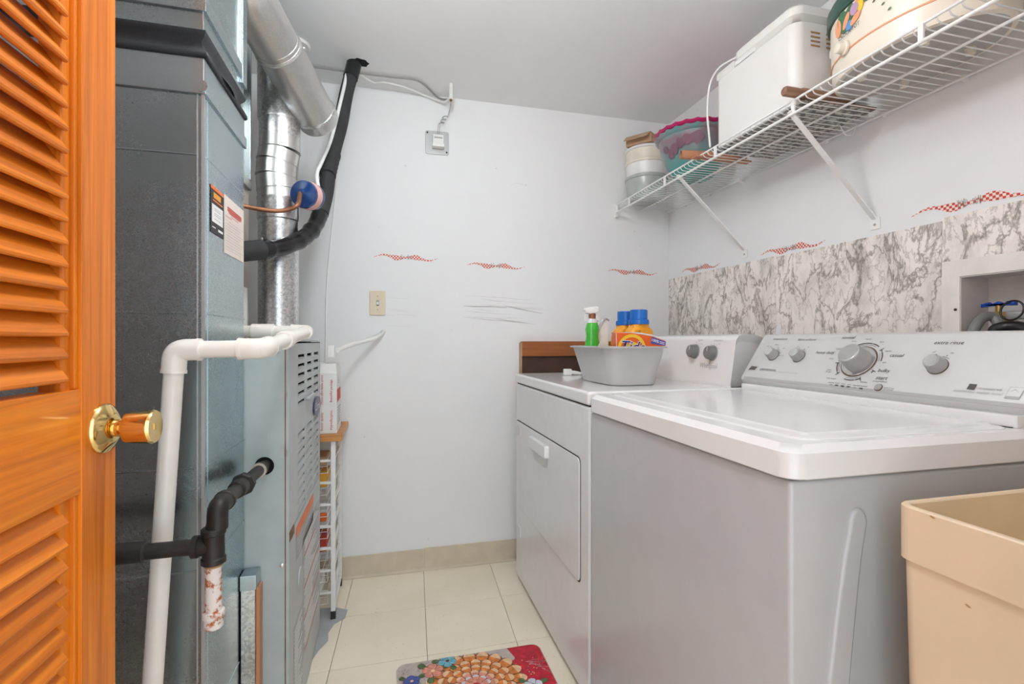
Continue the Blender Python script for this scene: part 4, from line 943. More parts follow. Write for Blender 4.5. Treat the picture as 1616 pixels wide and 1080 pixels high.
MB().rod(c, [(0.0415, 0), (0.0425, 0.001), (0.0415, 0.0022)], CN, 40).build('dial_ring', 'ring_brown', wash)
dlb = MB().rod(c + CN * 0.0016, [(0.040, 0), (0.039, 0.002), (0.030, 0.001)], CN, 40).build('dial_bezel', 'brushed_metal', wash)
dk = MB().rod(c + CN * 0.002, [(0.030, 0), (0.0295, 0.004), (0.0265, 0.032), (0.0245, 0.036), (0.0225, 0.0368)], CN, 40).build('dial_knob', 'knob_grey', wash)
MB().rod(c + CN * 0.0388, [(0.0225, 0), (0.0215, 0.0015), (0.001, 0.001)], CN, 40).build('dial_cap', 'brushed_metal', dk)
cxf = frame(c + CN * 0.0007, (0, -1, 0), CU, CN)
def arcband(a0, a1, r0, r1, mat='print_dark', n=12):
    o = [(r1 * math.cos(R(a0 + (a1 - a0) * k / n)), r1 * math.sin(R(a0 + (a1 - a0) * k / n))) for k in range(n + 1)]
    i = [(r0 * math.cos(R(a0 + (a1 - a0) * k / n)), r0 * math.sin(R(a0 + (a1 - a0) * k / n))) for k in range(n + 1)]
    MB().poly(o + i[::-1], 0.0003, cxf).build('dial_arc', mat, wash)
for a0, a1 in ((118, 78), (76, 55), (40, 34), (32, 4), (-25, -33), (-62, -74), (-76, -105), (-135, -142), (-144, -172), (182, 172), (170, 148)):
    arcband(a0, a1, 0.0505, 0.053)
for a0, a1 in ((112, 60), (34, 4), (-66, -104), (-140, -170), (180, 160)): arcband(a0, a1, 0.0465, 0.0472)
for a in (122, 40, -27, -62, -137, 186):
    MB().poly([(0.047 * math.cos(R(a)), 0.047 * math.sin(R(a))), (0.047 * math.cos(R(a + 2)), 0.047 * math.sin(R(a + 2))), (0.058 * math.cos(R(a + 2)), 0.058 * math.sin(R(a + 2))), (0.058 * math.cos(R(a)), 0.058 * math.sin(R(a)))], 0.0003, cxf).build('dial_arc', 'print_dark', wash)
wtext('normal', 1339, 533.5, 0.0125); wtext('heavy duty', 1302, 557, 0.0125); wtext('casual', 1415, 561.5, 0.0125); wtext('bulky', 1395, 585.5, 0.0125); wtext('start', 1391.5, 597, 0.014)
wtext('pause/unlock', 1389, 602.5, 0.006, 'ring_brown'); wtext('extra rinse', 1497.5, 541.5, 0.0125); wtext('temperature', 1231.5, 535.5, 0.0105); wtext('fabric softener', 1274, 536.5, 0.0105)
for s, px, py in (('heavy', 1348, 539), ('regular', 1371, 535.5), ('light', 1392, 540), ('regular', 1324, 551), ('heavy', 1312, 566.5), ('regular', 1402, 554.5), ('light', 1396, 572.5), ('drain', 1309, 584), ('& spin', 1308, 587), ('rinse & spin', 1312, 597.5), ('delicate', 1363, 603.5), ('sensing', 1312, 604), ('wash', 1321.5, 605), ('rinse', 1331, 606.3), ('spin', 1340.5, 607.3), ('done', 1350, 608.6), ('lid locked', 1361, 610), ('hold 3 sec', 1403, 613), ('to cancel', 1402, 615.5),
                  ('hot', 1212, 546.5), ('warm', 1226, 544.5), ('cold', 1237, 550), ('tap cold', 1233, 561.5), ('off', 1259, 547.5), ('on', 1276, 548), ('off', 1474, 556), ('on', 1503, 557.5)):
    wtext(s, px, py, 0.0056)
for px, py, mat in ((1311.5, 607.5, 'knob_grey'), (1320.5, 608.7, 'print_dark'), (1329.7, 609.8, 'print_dark'), (1339, 611, 'print_dark'), (1349, 612.3, 'knob_grey'), (1359, 613.6, 'print_dark')):
    MB().poly(rrect(-0.0042, 0.0042, -0.0016, 0.0016, 0.0014), 0.0006, wfr(px, py)).build('indicator_lamp', mat, wash)
for a, b in (((1316, 608), (1317, 608.2)), ((1324.5, 609.2), (1326, 609.4))): pass
MB().rod(wpan(1386.5, 612), [(0.0088, 0), (0.009, 0.001), (0.0082, 0.002)], CN, 24).build('start_button_ring', 'ring_brown', wash)
MB().rod(wpan(1386.5, 612) + CN * 0.001, [(0.0078, 0), (0.0078, 0.002), (0.007, 0.0028)], CN, 24).build('start_button', 'knob_grey', wash)
bdg = MB().poly([(-0.016, -0.007), (0.013, -0.007), (0.018, 0.008), (-0.011, 0.008)], 0.0016, wfr(1189, 582, 0.0003)).build('badge_frame', 'brushed_metal', wash)
MB().poly([(-0.0125, -0.005), (0.011, -0.005), (0.0145, 0.0055), (-0.009, 0.0055)], 0.0004, wfr(1188.7, 581.8, 0.0018)).build('badge', 'badge_dark', bdg)
text('MAYTAG', wfr(1188.8, 581.8, 0.0024), 0.006, 'knob_grey', wash, bold=0.0)
wtext('CENTENNIAL', 1212, 584.3, 0.0105, shear=0.1); wtext('commercial technology', 1242.5, 588.3, 0.0075, 'print_faint')
for px, py in ((1217, 547), (1229, 549), (1232, 557), (1262, 549.5), (1270, 551.5), (1478, 560), (1495, 562)): MB().poly(disc(0, 0, 0.0012, 8), 0.0003, wfr(px, py)).build('dial_mark', 'print_dark', wash)
xk = frame(wpan(1480, 578.5) + CN * 0.0007, (0, -1, 0), CU, CN)
for (px, py, r) in ((1221, 561, 0.021), (1261, 563, 0.021), (1480, 578.5, 0.0225)):
    cxf = frame(wpan(px, py) + CN * 0.0007, (0, -1, 0), CU, CN); arcband(92, 50, r, r + 0.0007); 
MB().poly([(-0.006, -0.006), (0.006, -0.006), (0.007, 0.006), (-0.005, 0.006)], 0.0003, wfr(1533.5, 611)).build('eco_mark', 'print_dark', wash)
wtext('ecoconserve', 1557, 614, 0.0092, 'print_grey'); wtext('automatic water level', 1542, 619.5, 0.0088, 'print_faint')
m = MB().poly([(-0.011, -0.012), (0.010, -0.012), (0.012, 0.012), (-0.009, 0.012)], 0.0002, wfr(1601, 621, 0.0006)).build('rating_mark', 'print_faint', wash)
MB().poly([(-0.010, -0.007), (0.0095, -0.007), (0.011, 0.011), (-0.008, 0.011)], 0.0002, wfr(1601, 621, 0.0009)).build('rating_mark_face', 'console_grey', m)
MB().poly([(-0.006, 0.0), (0.0, 0.005), (0.008, -0.001), (0.0, 0.0065)], 0.0002, wfr(1601, 620, 0.0012)).build('rating_mark_swoosh', 'print_grey', m)

# ================================================================== BASIN AND CLEANING PRODUCTS ON THE DRYER
BZ = 0.897
bas = thing('plastic_basin', (0.765, 1.55, BZ), 'grey plastic dishpan holding cleaning products on the dryer', 'basin')
BR = (0.648, 0.872, 1.378, 1.715); BB = (0.682, 0.846, 1.408, 1.680)
MB().loft([rr3(BB, 0.045, BZ + 0.006, g=-0.02), rr3(BB, 0.045, BZ, g=-0.006), rr3(BB, 0.045, BZ + 0.004), rr3(BR, 0.05, 1.016, g=-0.006), rr3(BR, 0.05, 1.0165, g=0.005), rr3(BR, 0.05, 1.021, g=0.006), rr3(BR, 0.05, 1.0225, g=-0.007), rr3(BB, 0.045, BZ + 0.008, g=-0.003), rr3(BB, 0.04, BZ + 0.0075, g=-0.03)], False, True).build('basin_shell', 'basin_grey', bas)
# spray bottle
bx, by = 0.712, 1.635; z0 = BZ + 0.009
spb = thing('spray_bottle', (bx, by, z0), 'green cleaner bottle with white trigger sprayer in the basin', 'spray bottle')
MB().lathe([(0.030, 0), (0.033, 0.006), (0.033, 0.08), (0.028, 0.115), (0.0225, 0.15), (0.0255, 0.175), (0.0195, 0.198)], Matrix.Translation((bx, by, z0)), 24, 1, 0.75).build('bottle_body', 'spray_green', spb)
MB().lathe([(0.0195, 0.198), (0.0165, 0.208), (0.0135, 0.214)], Matrix.Translation((bx, by, z0)), 24, 1, 0.8).build('bottle_shoulder', 'clear_plastic', spb)
MB().lathe([(0.0125, 0.213), (0.013, 0.228), (0.010, 0.232)], Matrix.Translation((bx, by, z0)), 20).build('collar', 'copper', spb)
MB().poly([(-0.030, 0.232), (-0.032, 0.245), (-0.022, 0.253), (0.012, 0.258), (0.021, 0.256), (0.022, 0.240), (0.010, 0.232), (-0.010, 0.230)], 0.024, frame((bx, by + 0.012, z0), (1, 0, 0), (0, 0, 1), (0, -1, 0)), 0.005).build('sprayer_head', 'white_plastic', spb)
MB().poly([(0.004, 0.234), (0.016, 0.236), (0.026, 0.212), (0.024, 0.204), (0.012, 0.206)], 0.012, frame((bx, by + 0.006, z0), (1, 0, 0), (0, 0, 1), (0, -1, 0)), 0.003).build('trigger', 'white_plastic', spb)
MB().poly([(-0.030, 0.236), (-0.024, 0.236), (-0.024, 0.205), (-0.028, 0.205)], 0.008, frame((bx, by + 0.004, z0), (1, 0, 0), (0, 0, 1), (0, -1, 0)), 0.001).build('rear_tab', 'white_plastic', spb)
MB().poly([(0.012, 0.10), (0.026, 0.125), (0.027, 0.14), (0.010, 0.112)], 0.0006, frame((bx, by - 0.0215, z0), (1, 0, 0), (0, 0, 1), (0, -1, 0))).build('label_flash', 'paper_white', spb)
# white bottle behind
wb_ = thing('white_pouch', (0.765, 1.655, z0), 'white pouch between the spray bottle and orange detergent bottles', 'pouch')
MB().poly([(-0.028, 0.0), (0.026, 0.0), (0.026, 0.20), (0.022, 0.215), (0.008, 0.212), (-0.012, 0.18), (-0.028, 0.12)], 0.022, frame((0.757, 1.668, z0), (1, 0, 0), (0, 0, 1), (0, -1, 0)), 0.006).build('pouch_body', 'white_plastic', wb_)
MB().tube(smooth_path([(0.730, 1.644, z0 + 0.125), (0.744, 1.644, z0 + 0.18), (0.766, 1.644, z0 + 0.213), (0.782, 1.644, z0 + 0.208)], 5), 0.003, 8).build('pouch_edge', 'plate_steel', wb_)
def detergent(x, y, label, h):
    t = thing('detergent_bottle', (x, y, z0), label, 'bottle', 'orange detergent bottles in the basin')
    def el(w, d, z): return [(x + w * math.copysign(abs(math.cos(a)) ** 0.6, math.cos(a)), y + d * math.copysign(abs(math.sin(a)) ** 0.6, math.sin(a)), z) for a in [2 * math.pi * k / 32 for k in range(32)]]
    MB().loft([el(0.048, 0.028, z0), el(0.052, 0.031, z0 + 0.008), el(0.053, 0.032, z0 + 0.12), el(0.050, 0.031, z0 + 0.15), el(0.043, 0.030, z0 + 0.172), el(0.032, 0.028, z0 + 0.180), el(0.0295, 0.028, z0 + 0.192 + h)]).build('bottle_body', 'detergent_orange', t, angle=60)
    MB().tube(smooth_path([(x - 0.02, y - 0.030, z0 + 0.172), (x - 0.038, y - 0.034, z0 + 0.16), (x - 0.044, y - 0.036, z0 + 0.12), (x - 0.040, y - 0.033, z0 + 0.04)], 5), 0.012, 12).build('grip', 'detergent_orange', t)
    zc = z0 + 0.190 + h
    cp = MB().lathe([(0.0345, 0), (0.0355, 0.003), (0.0345, 0.015), (0.031, 0.017)], Matrix.Translation((x, y, zc)), 32).build('cap_ring', 'cap_blue', t)
    prof = []
    MB().lathe([(0.0295, 0.016), (0.0295, 0.048), (0.028, 0.050), (0.02, 0.0495)], Matrix.Translation((x, y, zc)), 32).build('cap', 'cap_blue', t)
detergent(0.838, 1.625, 'rear orange detergent bottle with blue cap in the basin', 0.0)
detergent(0.836, 1.525, 'front orange detergent bottle with blue cap behind the orange carton', 0.0)
# orange detergent carton, leaning
cA = on_y(972, 522, 1.43)
txf = Matrix.Translation((0.787, 1.452, BZ + 0.075)) @ Matrix.Rotation(R(-6), 4, 'Z') @ Matrix.Rotation(R(3), 4, 'X') @ Matrix.Rotation(R(3), 4, 'Y')
tide = thing('detergent_carton', (0.757, 1.437, BZ + 0.01), 'orange laundry detergent carton tilted in the basin front', 'carton')
tw, th_ = 0.085, 0.07
outl = [(-tw * 0.82, -0.045), (tw * 0.5, -0.045), (tw * 0.70, 0.054), (tw * 1.03, 0.057), (tw * 1.03, 0.0725), (0.03, 0.087), (-0.03, 0.0925), (-tw * 0.98, 0.090)]
MB().poly(outl, 0.04, txf @ frame((0, 0.02, 0), (1, 0, 0), (0, 0, 1), (0, -1, 0))).build('carton_body', 'carton_orange', tide)
tf = txf @ frame((0, -0.0206, 0), (1, 0, 0), (0, 0, 1), (0, -1, 0))
cx0, cz0 = -0.027, 0.042
ringo = disc(cx0, cz0, 0.047, 36); ringi = disc(cx0, cz0, 0.037, 36)
MB().loft([[(x, y, 0.0) for x, y in ringo], [(x, y, 0.0003) for x, y in ringi]], False, False, tf).build('logo_ring', 'logo_yellow', tide)
MB().poly(disc(cx0 + 0.004, cz0 - 0.002, 0.024, 20), 0.0002, tf).build('logo_glow', 'logo_yellow', tide)
def lift(m, z): return m @ Matrix.Translation((0, 0, z))
for off_, mat, b in ((0.0009, 'paper_white', 0.0022), (0.0013, 'logo_navy', 0.0003)):
    text('Tide', lift(tf, off_) @ Matrix.Translation((cx0 + 0.002, cz0 + 0.006, 0)), 0.047, mat, tide, name='logo_lettering', shear=0.22, bold=b)
MB().poly([(0.036, 0.062), (0.086, 0.0575), (0.0865, 0.071), (0.038, 0.0835)], 0.0003, tf).build('banner', 'banner_blue', tide)
text('100%', lift(tf, 0.0009) @ Matrix.Translation((0.050, 0.0715, 0)) @ Matrix.Rotation(R(-14), 4, 'Z'), 0.0125, 'paper_white', tide, bold=0.0003)
for k in range(2): MB().poly([(0.066, 0.069 - k * 0.005), (0.083, 0.066 - k * 0.005), (0.083, 0.068 - k * 0.005), (0.066, 0.071 - k * 0.005)], 0.0002, lift(tf, 0.0006)).build('banner_print', 'paper_white', tide)
MB().poly([(-tw * 0.85, -0.04), (-tw * 0.85 + 0.003, -0.04), (-tw + 0.0035, 0.09), (-tw * 0.98, 0.09)], 0.0003, tf).build('carton_edge', 'paper_white', tide)
MB().poly(disc(0.058, 0.047, 0.008, 16, 0.6), 0.0003, tf).build('dark_mark', 'logo_navy', tide)
MB().loft([[(-0.05, y, 0.0925), (0.0, y, 0.0955), (0.04, y, 0.091), (0.086, y, 0.076), (0.086, y, 0.073), (0.04, y, 0.086), (0.0, y, 0.0905), (-0.05, y, 0.0905)] for y in (-0.018, 0.02)], xf=txf).build('carton_flap', 'bag_clear', tide)

# ================================================================== UTILITY SINK
SX0, SX1, SY0, SY1, SZ = 0.657, 1.27, 0.005, 0.512, 0.824
sink = thing('utility_sink', (0.97, 0.26, 0), 'cream plastic utility sink with a deep rim beside the washer', 'sink')
S = (SX0, SX1, SY0, SY1)
MB().loft([rr3(S, 0.022, SZ - 0.070, g=-0.010), rr3(S, 0.022, SZ - 0.070, g=0.0), rr3(S, 0.022, SZ - 0.002, g=0.0), rr3(S, 0.022, SZ, g=-0.002), rr3(S, 0.022, SZ, g=-0.008), rr3(S, 0.022, SZ - 0.002, g=-0.010)], False, False).build('rim_band', 'sink_plastic', sink)
tubs = MB().loft([rr3(S, 0.022, SZ - 0.069, g=-0.005), rr3(S, 0.03, 0.43, g=-0.009), rr3(S, 0.05, 0.415, g=-0.07)], False, True); tub = tubs.build('tub', 'sink_plastic', sink)
MB().loft([rr3(S, 0.022, SZ - 0.002, g=-0.010), rr3(S, 0.022, SZ - 0.12, g=-0.014), rr3(S, 0.05, 0.45, g=-0.06), rr3(S, 0.05, 0.44, g=-0.10)], False, True).build('tub_inside', 'sink_inside', sink)
for x in (SX0 + 0.06, SX1 - 0.06):
    for y in (SY0 + 0.06, SY1 - 0.06): MB().box(x - 0.018, x + 0.018, y - 0.018, y + 0.018, 0.0, 0.43, 0.003).build('leg', 'sink_plastic', sink)
for px, py in ((1527, 957), (1471, 817)):
    q = on_x(px, py, SX0 - 0.0005) if py < 900 else on_x(px, py, SX0 + 0.0052)
    MB().poly([(q.y + 0.003, q.z + 0.001), (q.y + 0.001, q.z + 0.002), (q.y - 0.002, q.z + 0.0008), (q.y - 0.004, q.z - 0.0005), (q.y - 0.001, q.z - 0.001)], 0.0004, frame((q.x, 0, 0), (0, 1, 0), (0, 0, 1), (-1, 0, 0))).build('rust_stain', 'stain_rust', sink)

# ================================================================== WASHER VALVE BOX IN THE WALL
vb = thing('valve_box', (XR, 0.74, BZ0), 'white recessed washer valve box with blue handle in the right wall', 'valve box')
MB().holed(BX0 - 0.04, BX1 + 0.04, BZ0 - 0.04, BZ1 + 0.041, [(BX0 + 0.001, BX1 - 0.001, BZ0 + 0.001, BZ1 - 0.001)], 0.006, frame((XR - 0.0065, 0, 0), (0, 1, 0), (0, 0, 1), (-1, 0, 0))).build('box_frame', 'box_plastic', vb)
m = MB(); e = 0.002
m.box(XR + 0.088, XR + 0.09, BX0 + e, BX1 - e, BZ0 + e, BZ1 - e)
for a in ((BX0 + e, BX0 + 2 * e, BZ0 + e, BZ1 - e), (BX1 - 2 * e, BX1 - e, BZ0 + e, BZ1 - e), (BX0 + e, BX1 - e, BZ0 + e, BZ0 + 2 * e), (BX0 + e, BX1 - e, BZ1 - 2 * e, BZ1 - e)): m.box(XR - 0.006, XR + 0.09, *a)
m.build('box_liner', 'box_inside', vb)
q = on_x(1508, 489, XR - 0.007); MB().rod(q, [(0.0035, 0), (0.0035, 0.0015), (0.002, 0.002)], (-1, 0, 0), 10).build('screw', 'iron_pipe', vb)
vx = XR + 0.05; v0, v1 = on_x(1551, 481, vx), on_x(1602, 480, vx); vc = (v0 + v1) / 2
MB().poly([(v1.y - .002, vc.z - 0.005), (vc.y - 0.012, vc.z - 0.004), (vc.y + 0.012, vc.z - 0.004), (v0.y + .002, vc.z - 0.006), (v0.y + .002, vc.z + 0.003), (v0.y - 0.014, vc.z + 0.006), (vc.y + 0.014, vc.z + 0.001), (vc.y, vc.z + 0.007), (vc.y - 0.014, vc.z + 0.001), (v1.y + 0.014, vc.z + 0.007), (v1.y - .002, vc.z + 0.004)], 0.012, frame((vx + 0.006, 0, 0), (0, 1, 0), (0, 0, 1), (-1, 0, 0)), 0.003).build('valve_handle', 'valve_blue', vb)
MB().rod((vx, vc.y, vc.z - 0.05), [(0.012, 0), (0.012, 0.025), (0.006, 0.028), (0.006, 0.05)], (0, 0, 1), 16).build('valve_stem', 'brass_dull', vb)
MB().rod((vx + 0.03, vc.y - 0.005, vc.z - 0.03), [(0.013, 0), (0.013, 0.05)], (-1, 0, 0), 6).build('valve_body', 'brass_dull', vb, angle=20)
h1 = [on_x(1532, 545, XR - 0.02), on_x(1538, 519, XR - 0.01), on_x(1550, 503, XR + 0.01), on_x(1566, 500, XR + 0.03), on_x(1576, 512, XR + 0.03), on_x(1580, 535, XR + 0.02)]
tag(MB().tube(smooth_path(h1, 8), 0.0115, 14).build('corrugated_hose', 'hose_grey'), 'dark grey corrugated hose arching in the valve box', 'hose')
h2 = [on_x(1568, 530, XR - 0.01), on_x(1572, 520, XR), on_x(1590, 516, XR + 0.01), on_x(1616, 518, XR + 0.01), on_x(1650, 530, XR - 0.01), on_x(1655, 560, XR - 0.03)]
tag(MB().tube(smooth_path(h2, 8), 0.013, 14).build('supply_hose', 'hose_black'), 'black rubber supply hose crossing the valve box', 'hose')
tc_ = on_x(1597, 490, XR + 0.02)
tag(MB().tube([(tc_.x + 0.006 * math.sin(a), tc_.y + 0.022 * math.cos(a), tc_.z + 0.023 * math.sin(a)) for a in [2 * math.pi * k / 28 for k in range(29)]], 0.0022, 8).build('cable_tie', 'hose_black'), 'thin black cable tie loop below the blue valve handle', 'cable tie')
tg = on_x(1603, 499, XR + 0.035)
tag(MB().box(tg.x, tg.x + 0.012, tg.y - 0.02, tg.y + 0.022, tg.z - 0.008, tg.z + 0.012, 0.005).build('hose_coupling', 'plate_steel'), 'grey hose coupling behind the cable tie loop', 'coupling')

# ================================================================== WIRE SHELF
ZS, XS = 1.700, 1.102
shelf = thing('wire_shelf', (1.25, 1.2, 1.39), 'white ventilated wire shelf with diagonal braces on the right wall', 'shelf')
YS0, YS1 = 0.25, 2.238
for x, z, r, nm in ((XS, ZS + 0.014, 0.0032, 'front_rail'), (XS - 0.002, ZS - 0.024, 0.0042, 'lip_rail'), (XS + 0.135, ZS - 0.004, 0.0034, 'middle_rail'), (XR - 0.012, ZS - 0.004, 0.0034, 'rear_rail')):
    MB().cyl((x, YS0, z), (x, YS1, z), r, n=10).build(nm, 'shelf_wire_white', shelf)
wm = MB().tube(fillet([(XS - 1.25, 0, 0.016), (XS + 0.006 - 1.25, 0, 0.004), (XS + 0.02 - 1.25, 0, 0.0015), (XR - 0.008 - 1.25, 0, 0.0015)], 0.006, 2), 0.0016, 6)
wm.use('shelf_wire_white'); wm = wm.mesh('wire'); wm.materials.clear(); wm.materials.append(MATS['shelf_wire_white'])
y = YS1 - 0.012
while y > YS0: piece('wire', wm, shelf, (1.25, y, ZS)); y -= 0.0235
tb = MB().box(-0.003, 0.002, -0.0055, 0.0055, -0.026, 0.015); tb.use('shelf_wire_white'); tb = tb.mesh('lip_tab'); tb.materials.clear(); tb.materials.append(MATS['shelf_wire_white'])
for px, py in ((993, 319), (1049, 287), (1129, 239), (1252, 167), (1454, 45)):
    q = on_x(px, py, XS - 0.001); piece('lip_tab', tb, shelf, (XS - 0.001, q.y, ZS))
for k in range(9): MB().box(XR - 0.014, XR - 0.0005, 0.5 + k * 0.2, 0.512 + k * 0.2, ZS - 0.012, ZS + 0.004, 0.002).build('wall_clip', 'shelf_wire_white', shelf)
MB().box(XS - 0.008, XS + 0.008, YS1 - 0.012, YB - 0.0005, ZS - 0.045, ZS + 0.024, 0.002).build('end_bracket', 'shelf_wire_white', shelf)
for yb_, zb_ in ((1.690, 1.398), (1.142, 1.392), (0.42, 1.392)):
    a = Vector((XS - 0.001, yb_, ZS - 0.022)); b = Vector((XR - 0.004, yb_ + 0.002, zb_ + 0.01)); d = (b - a).normalized()
    xb = frame(a, (0, 1, 0), d, d.cross(Vector((0, 1, 0))) * -1)
    br = MB().box(-0.0075, 0.0075, -0.01, (b - a).length, -0.003, 0.003, 0.001, xf=xb).build('brace', 'shelf_wire_white', shelf)
    MB().box(XR - 0.004, XR - 0.0004, yb_ - 0.014, yb_ + 0.016, zb_ - 0.022, zb_ + 0.014, 0.001).build('brace_foot', 'shelf_wire_white', br)
    MB().rod((XR - 0.004, yb_ + 0.001, zb_ - 0.008), [(0.004, 0), (0.004, 0.0015), (0.002, 0.002)], (-1, 0, 0), 10).build('screw', 'plate_steel', br)
for yh in (1.66, 1.20):
    MB().tube(fillet([(XR - 0.07, yh, ZS - 0.003), (XR - 0.055, yh - 0.005, ZS - 0.035), (XR - 0.03, yh - 0.01, ZS - 0.035), (XR - 0.02, yh - 0.012, ZS + 0.0)], 0.008, 4), 0.0014, 6).build('wire_hook', 'shelf_wire_white', shelf)
SB = ZS + 0.0042
# bread maker
bmx0, bmx1, bmy0, bmy1 = 1.122, 1.345, 1.150, 1.505
bm_ = thing('bread_maker', (1.23, 1.33, SB), 'large white bread maker with side vents on the wire shelf', 'appliance')
MB().vbox(bmx0, bmx1, bmy0, bmy1, SB + 0.008, 1.955, 0.03, 0.004, 6).build('body', 'bread_maker_white', bm_)
MB().vbox(bmx0 - 0.001, bmx1 + 0.001, bmy0 - 0.001, bmy1 - 0.09, 1.957, 2.015, 0.032, 0.018, 6).build('lid', 'bread_maker_white', bm_)
MB().box(bmx0 + 0.004, bmx1, bmy1 - 0.095, bmy1, 1.955, 1.985, 0.008).build('control_deck', 'bread_maker_white', bm_)
MB().box(bmx0 + 0.002, bmx0 + 0.01, bmy1 - 0.19, bmy1 - 0.10, 1.957, 1.972, 0.003).build('lid_handle', 'white_plastic', bm_)
vm = MB().box(-0.016, 0.016, -0.0012, 0.0012, -0.0022, 0.0022); vm.use('black_hole'); vm = vm.mesh('vent_slot'); vm.materials.clear(); vm.materials.append(MATS['stain_rust'])
for cx_ in (1.19, 1.245):
    for k in range(4): piece('vent_slot', vm, bm_, (cx_, bmy0 - 0.0003, 1.925 - k * 0.0125))
for cx_ in (1.16, 1.31):
    for cy_ in (bmy0 + 0.04, bmy1 - 0.04): MB().rod((cx_, cy_, SB), [(0.012, 0), (0.012, 0.009)], (0, 0, 1), 12).build('foot', 'white_plastic', bm_)
cd = [Vector((bmx0 + 0.01, bmy1 - 0.10, 1.99)), Vector((bmx0 - 0.004, bmy1 - 0.03, 1.99)), Vector((bmx0 - 0.012, bmy1 + 0.01, 1.95)), Vector((bmx0 - 0.014, bmy1 + 0.022, 1.86)), Vector((bmx0 - 0.010, bmy1 + 0.018, 1.78)), Vector((XS - 0.006, bmy1 - 0.01, ZS + 0.02))]
MB().tube(smooth_path(cd, 8), 0.0034, 10).build('power_cord', 'white_plastic', bm_)
tag(MB().box(1.115, 1.36, 1.11, 1.50, SB - 0.0006, SB - 0.0001).build('newspaper_sheet', 'newsprint'), 'printed newspaper sheet lying under the bread maker', 'newspaper')
# slow cooker
rc = thing('slow_cooker', (1.245, 0.925, SB), 'oval cream slow cooker with vegetable print and dark green lid on the shelf', 'slow cooker')
RCX, RCY, RA, RBb = 1.245, 0.915, 0.135, 0.20
def oval(k, z, n=48): return [(RCX + RA * k * math.cos(2 * math.pi * i / n), RCY + RBb * k * math.sin(2 * math.pi * i / n), z) for i in range(n)]
MB().loft([oval(0.90, SB + 0.016), oval(0.955, SB + 0.018), oval(0.975, SB + 0.03), oval(1.0, 1.83), oval(1.0, 1.878), oval(0.97, 1.882)]).build('cooker_body', 'cooker_cream', rc)
MB().loft([oval(0.88, SB + 0.0145), oval(0.90, SB + 0.0165)]).build('base_plate', 'cooker_base', rc)
MB().loft([oval(1.03, 1.880), oval(1.05, 1.886), oval(1.05, 1.915), oval(1.02, 1.925), oval(0.7, 1.96), oval(0.3, 1.972)]).build('lid', 'lid_green', rc)
MB().loft([oval(0.988, 1.770), oval(0.996, 1.7705), oval(0.997, 1.774), oval(0.990, 1.775)], False, False).build('trim_line', 'petal_peach', rc)
for cx_, cy_ in ((1.17, 0.99), (1.17, 0.84), (1.31, 0.99), (1.31, 0.84)): MB().rod((cx_, cy_, SB), [(0.009, 0), (0.011, 0.015)], (0, 0, 1), 14).build('foot', 'tub_cream', rc)
def on_oval(th, z, lift=0.001):
    a = R(th); p = Vector((RCX + RA * math.cos(a), RCY + RBb * math.sin(a), z)); n = Vector((math.cos(a) / RA, math.sin(a) / RBb, 0)).normalized()
    return frame(p + n * lift, n.cross(Vector((0, 0, 1))) * -1, (0, 0, 1), n)
def decal(th, z, w_, h_, mat, n=12, rot=0, lift=0.0014):
    k_ = on_oval(th, z, lift) @ Matrix.Rotation(R(rot), 4, 'Z'); MB().poly([(w_ * math.cos(2 * math.pi * i / n), h_ * math.sin(2 * math.pi * i / n)) for i in range(n)], 0.0006, k_).build('printed_motif', mat, rc)
for th, z, a, b, mat, rot in ((134, 1.885, 0.020, 0.032, 'leaf_green', 20), (141, 1.888, 0.018, 0.026, 'leaf_green', -20), (128, 1.88, 0.014, 0.024, 'petal_peach', 10), (138, 1.880, 0.009, 0.020, 'petal_peach', -30), (146, 1.893, 0.0135, 0.015, 'petal_mauve', 0), (141, 1.862, 0.0105, 0.0125, 'petal_blue', 0), (147, 1.868, 0.009, 0.018, 'petal_peach', -60), (151, 1.893, 0.009, 0.017, 'logo_yellow', 0), (156, 1.905, 0.016, 0.016, 'leaf_green', 30), (152, 1.912, 0.018, 0.007, 'petal_peach', 20)):
    decal(th + 21, z - 0.036, a, b, mat, rot=rot, lift=0.0014 + 0.0007 * ('petal' in mat or 'yellow' in mat))
for th, z in ((182, 1.84), (188, 1.82), (194, 1.85), (200, 1.83), (192, 1.80), (150, 1.80), (206, 1.86), (212, 1.82)): decal(th, z, 0.004, 0.002, 'leaf_green', rot=30)
text('CROCK-POT', on_oval(162, 1.811, 0.0032), 0.0125, 'print_dark', rc, bold=0.0002)
k_ = on_oval(157, 1.780, 0.0)
m = MB().lathe([(0.017, 0), (0.017, 0.005), (0.0135, 0.007), (0.012, 0.020), (0.010, 0.022)], k_, 24); m.build('control_knob', 'tub_cream', rc)
MB().box(RCX - 0.02, RCX + 0.02, RCY + RBb * 1.0, RCY + RBb * 1.0 + 0.024, 1.845, 1.872, 0.006).build('handle', 'bread_maker_white', rc)
# rolling pin under the cooker, wooden boards
a = on_z(1212, 160, SB + 0.022); b = on_z(1370, 182, SB + 0.022)
rp = thing('rolling_pin', (a.x, a.y, SB), 'worn wooden rolling pin between bread maker and slow cooker', 'rolling pin')
a = Vector((1.066, 1.133, SB + 0.0295)); b = Vector((1.33, 1.122, SB + 0.0215)); d = (b - a).normalized()
MB().rod(a, [(0.011, 0), (0.0135, 0.004), (0.0135, 0.04), (0.012, 0.055)], d, 18).build('handle', 'rolling_pin_wood', rp)
MB().rod(a + d * 0.053, [(0.014, 0), (0.0155, 0.004), (0.0155, 0.17), (0.014, 0.174)], d, 20).build('roller', 'rolling_pin_wood', rp)
tag(MB().box(1.20, 1.36, 1.105, 1.145, SB, SB + 0.006).build('thin_board', 'rolling_pin_wood'), 'thin brown wooden board lying on the shelf beside the slow cooker', 'board')
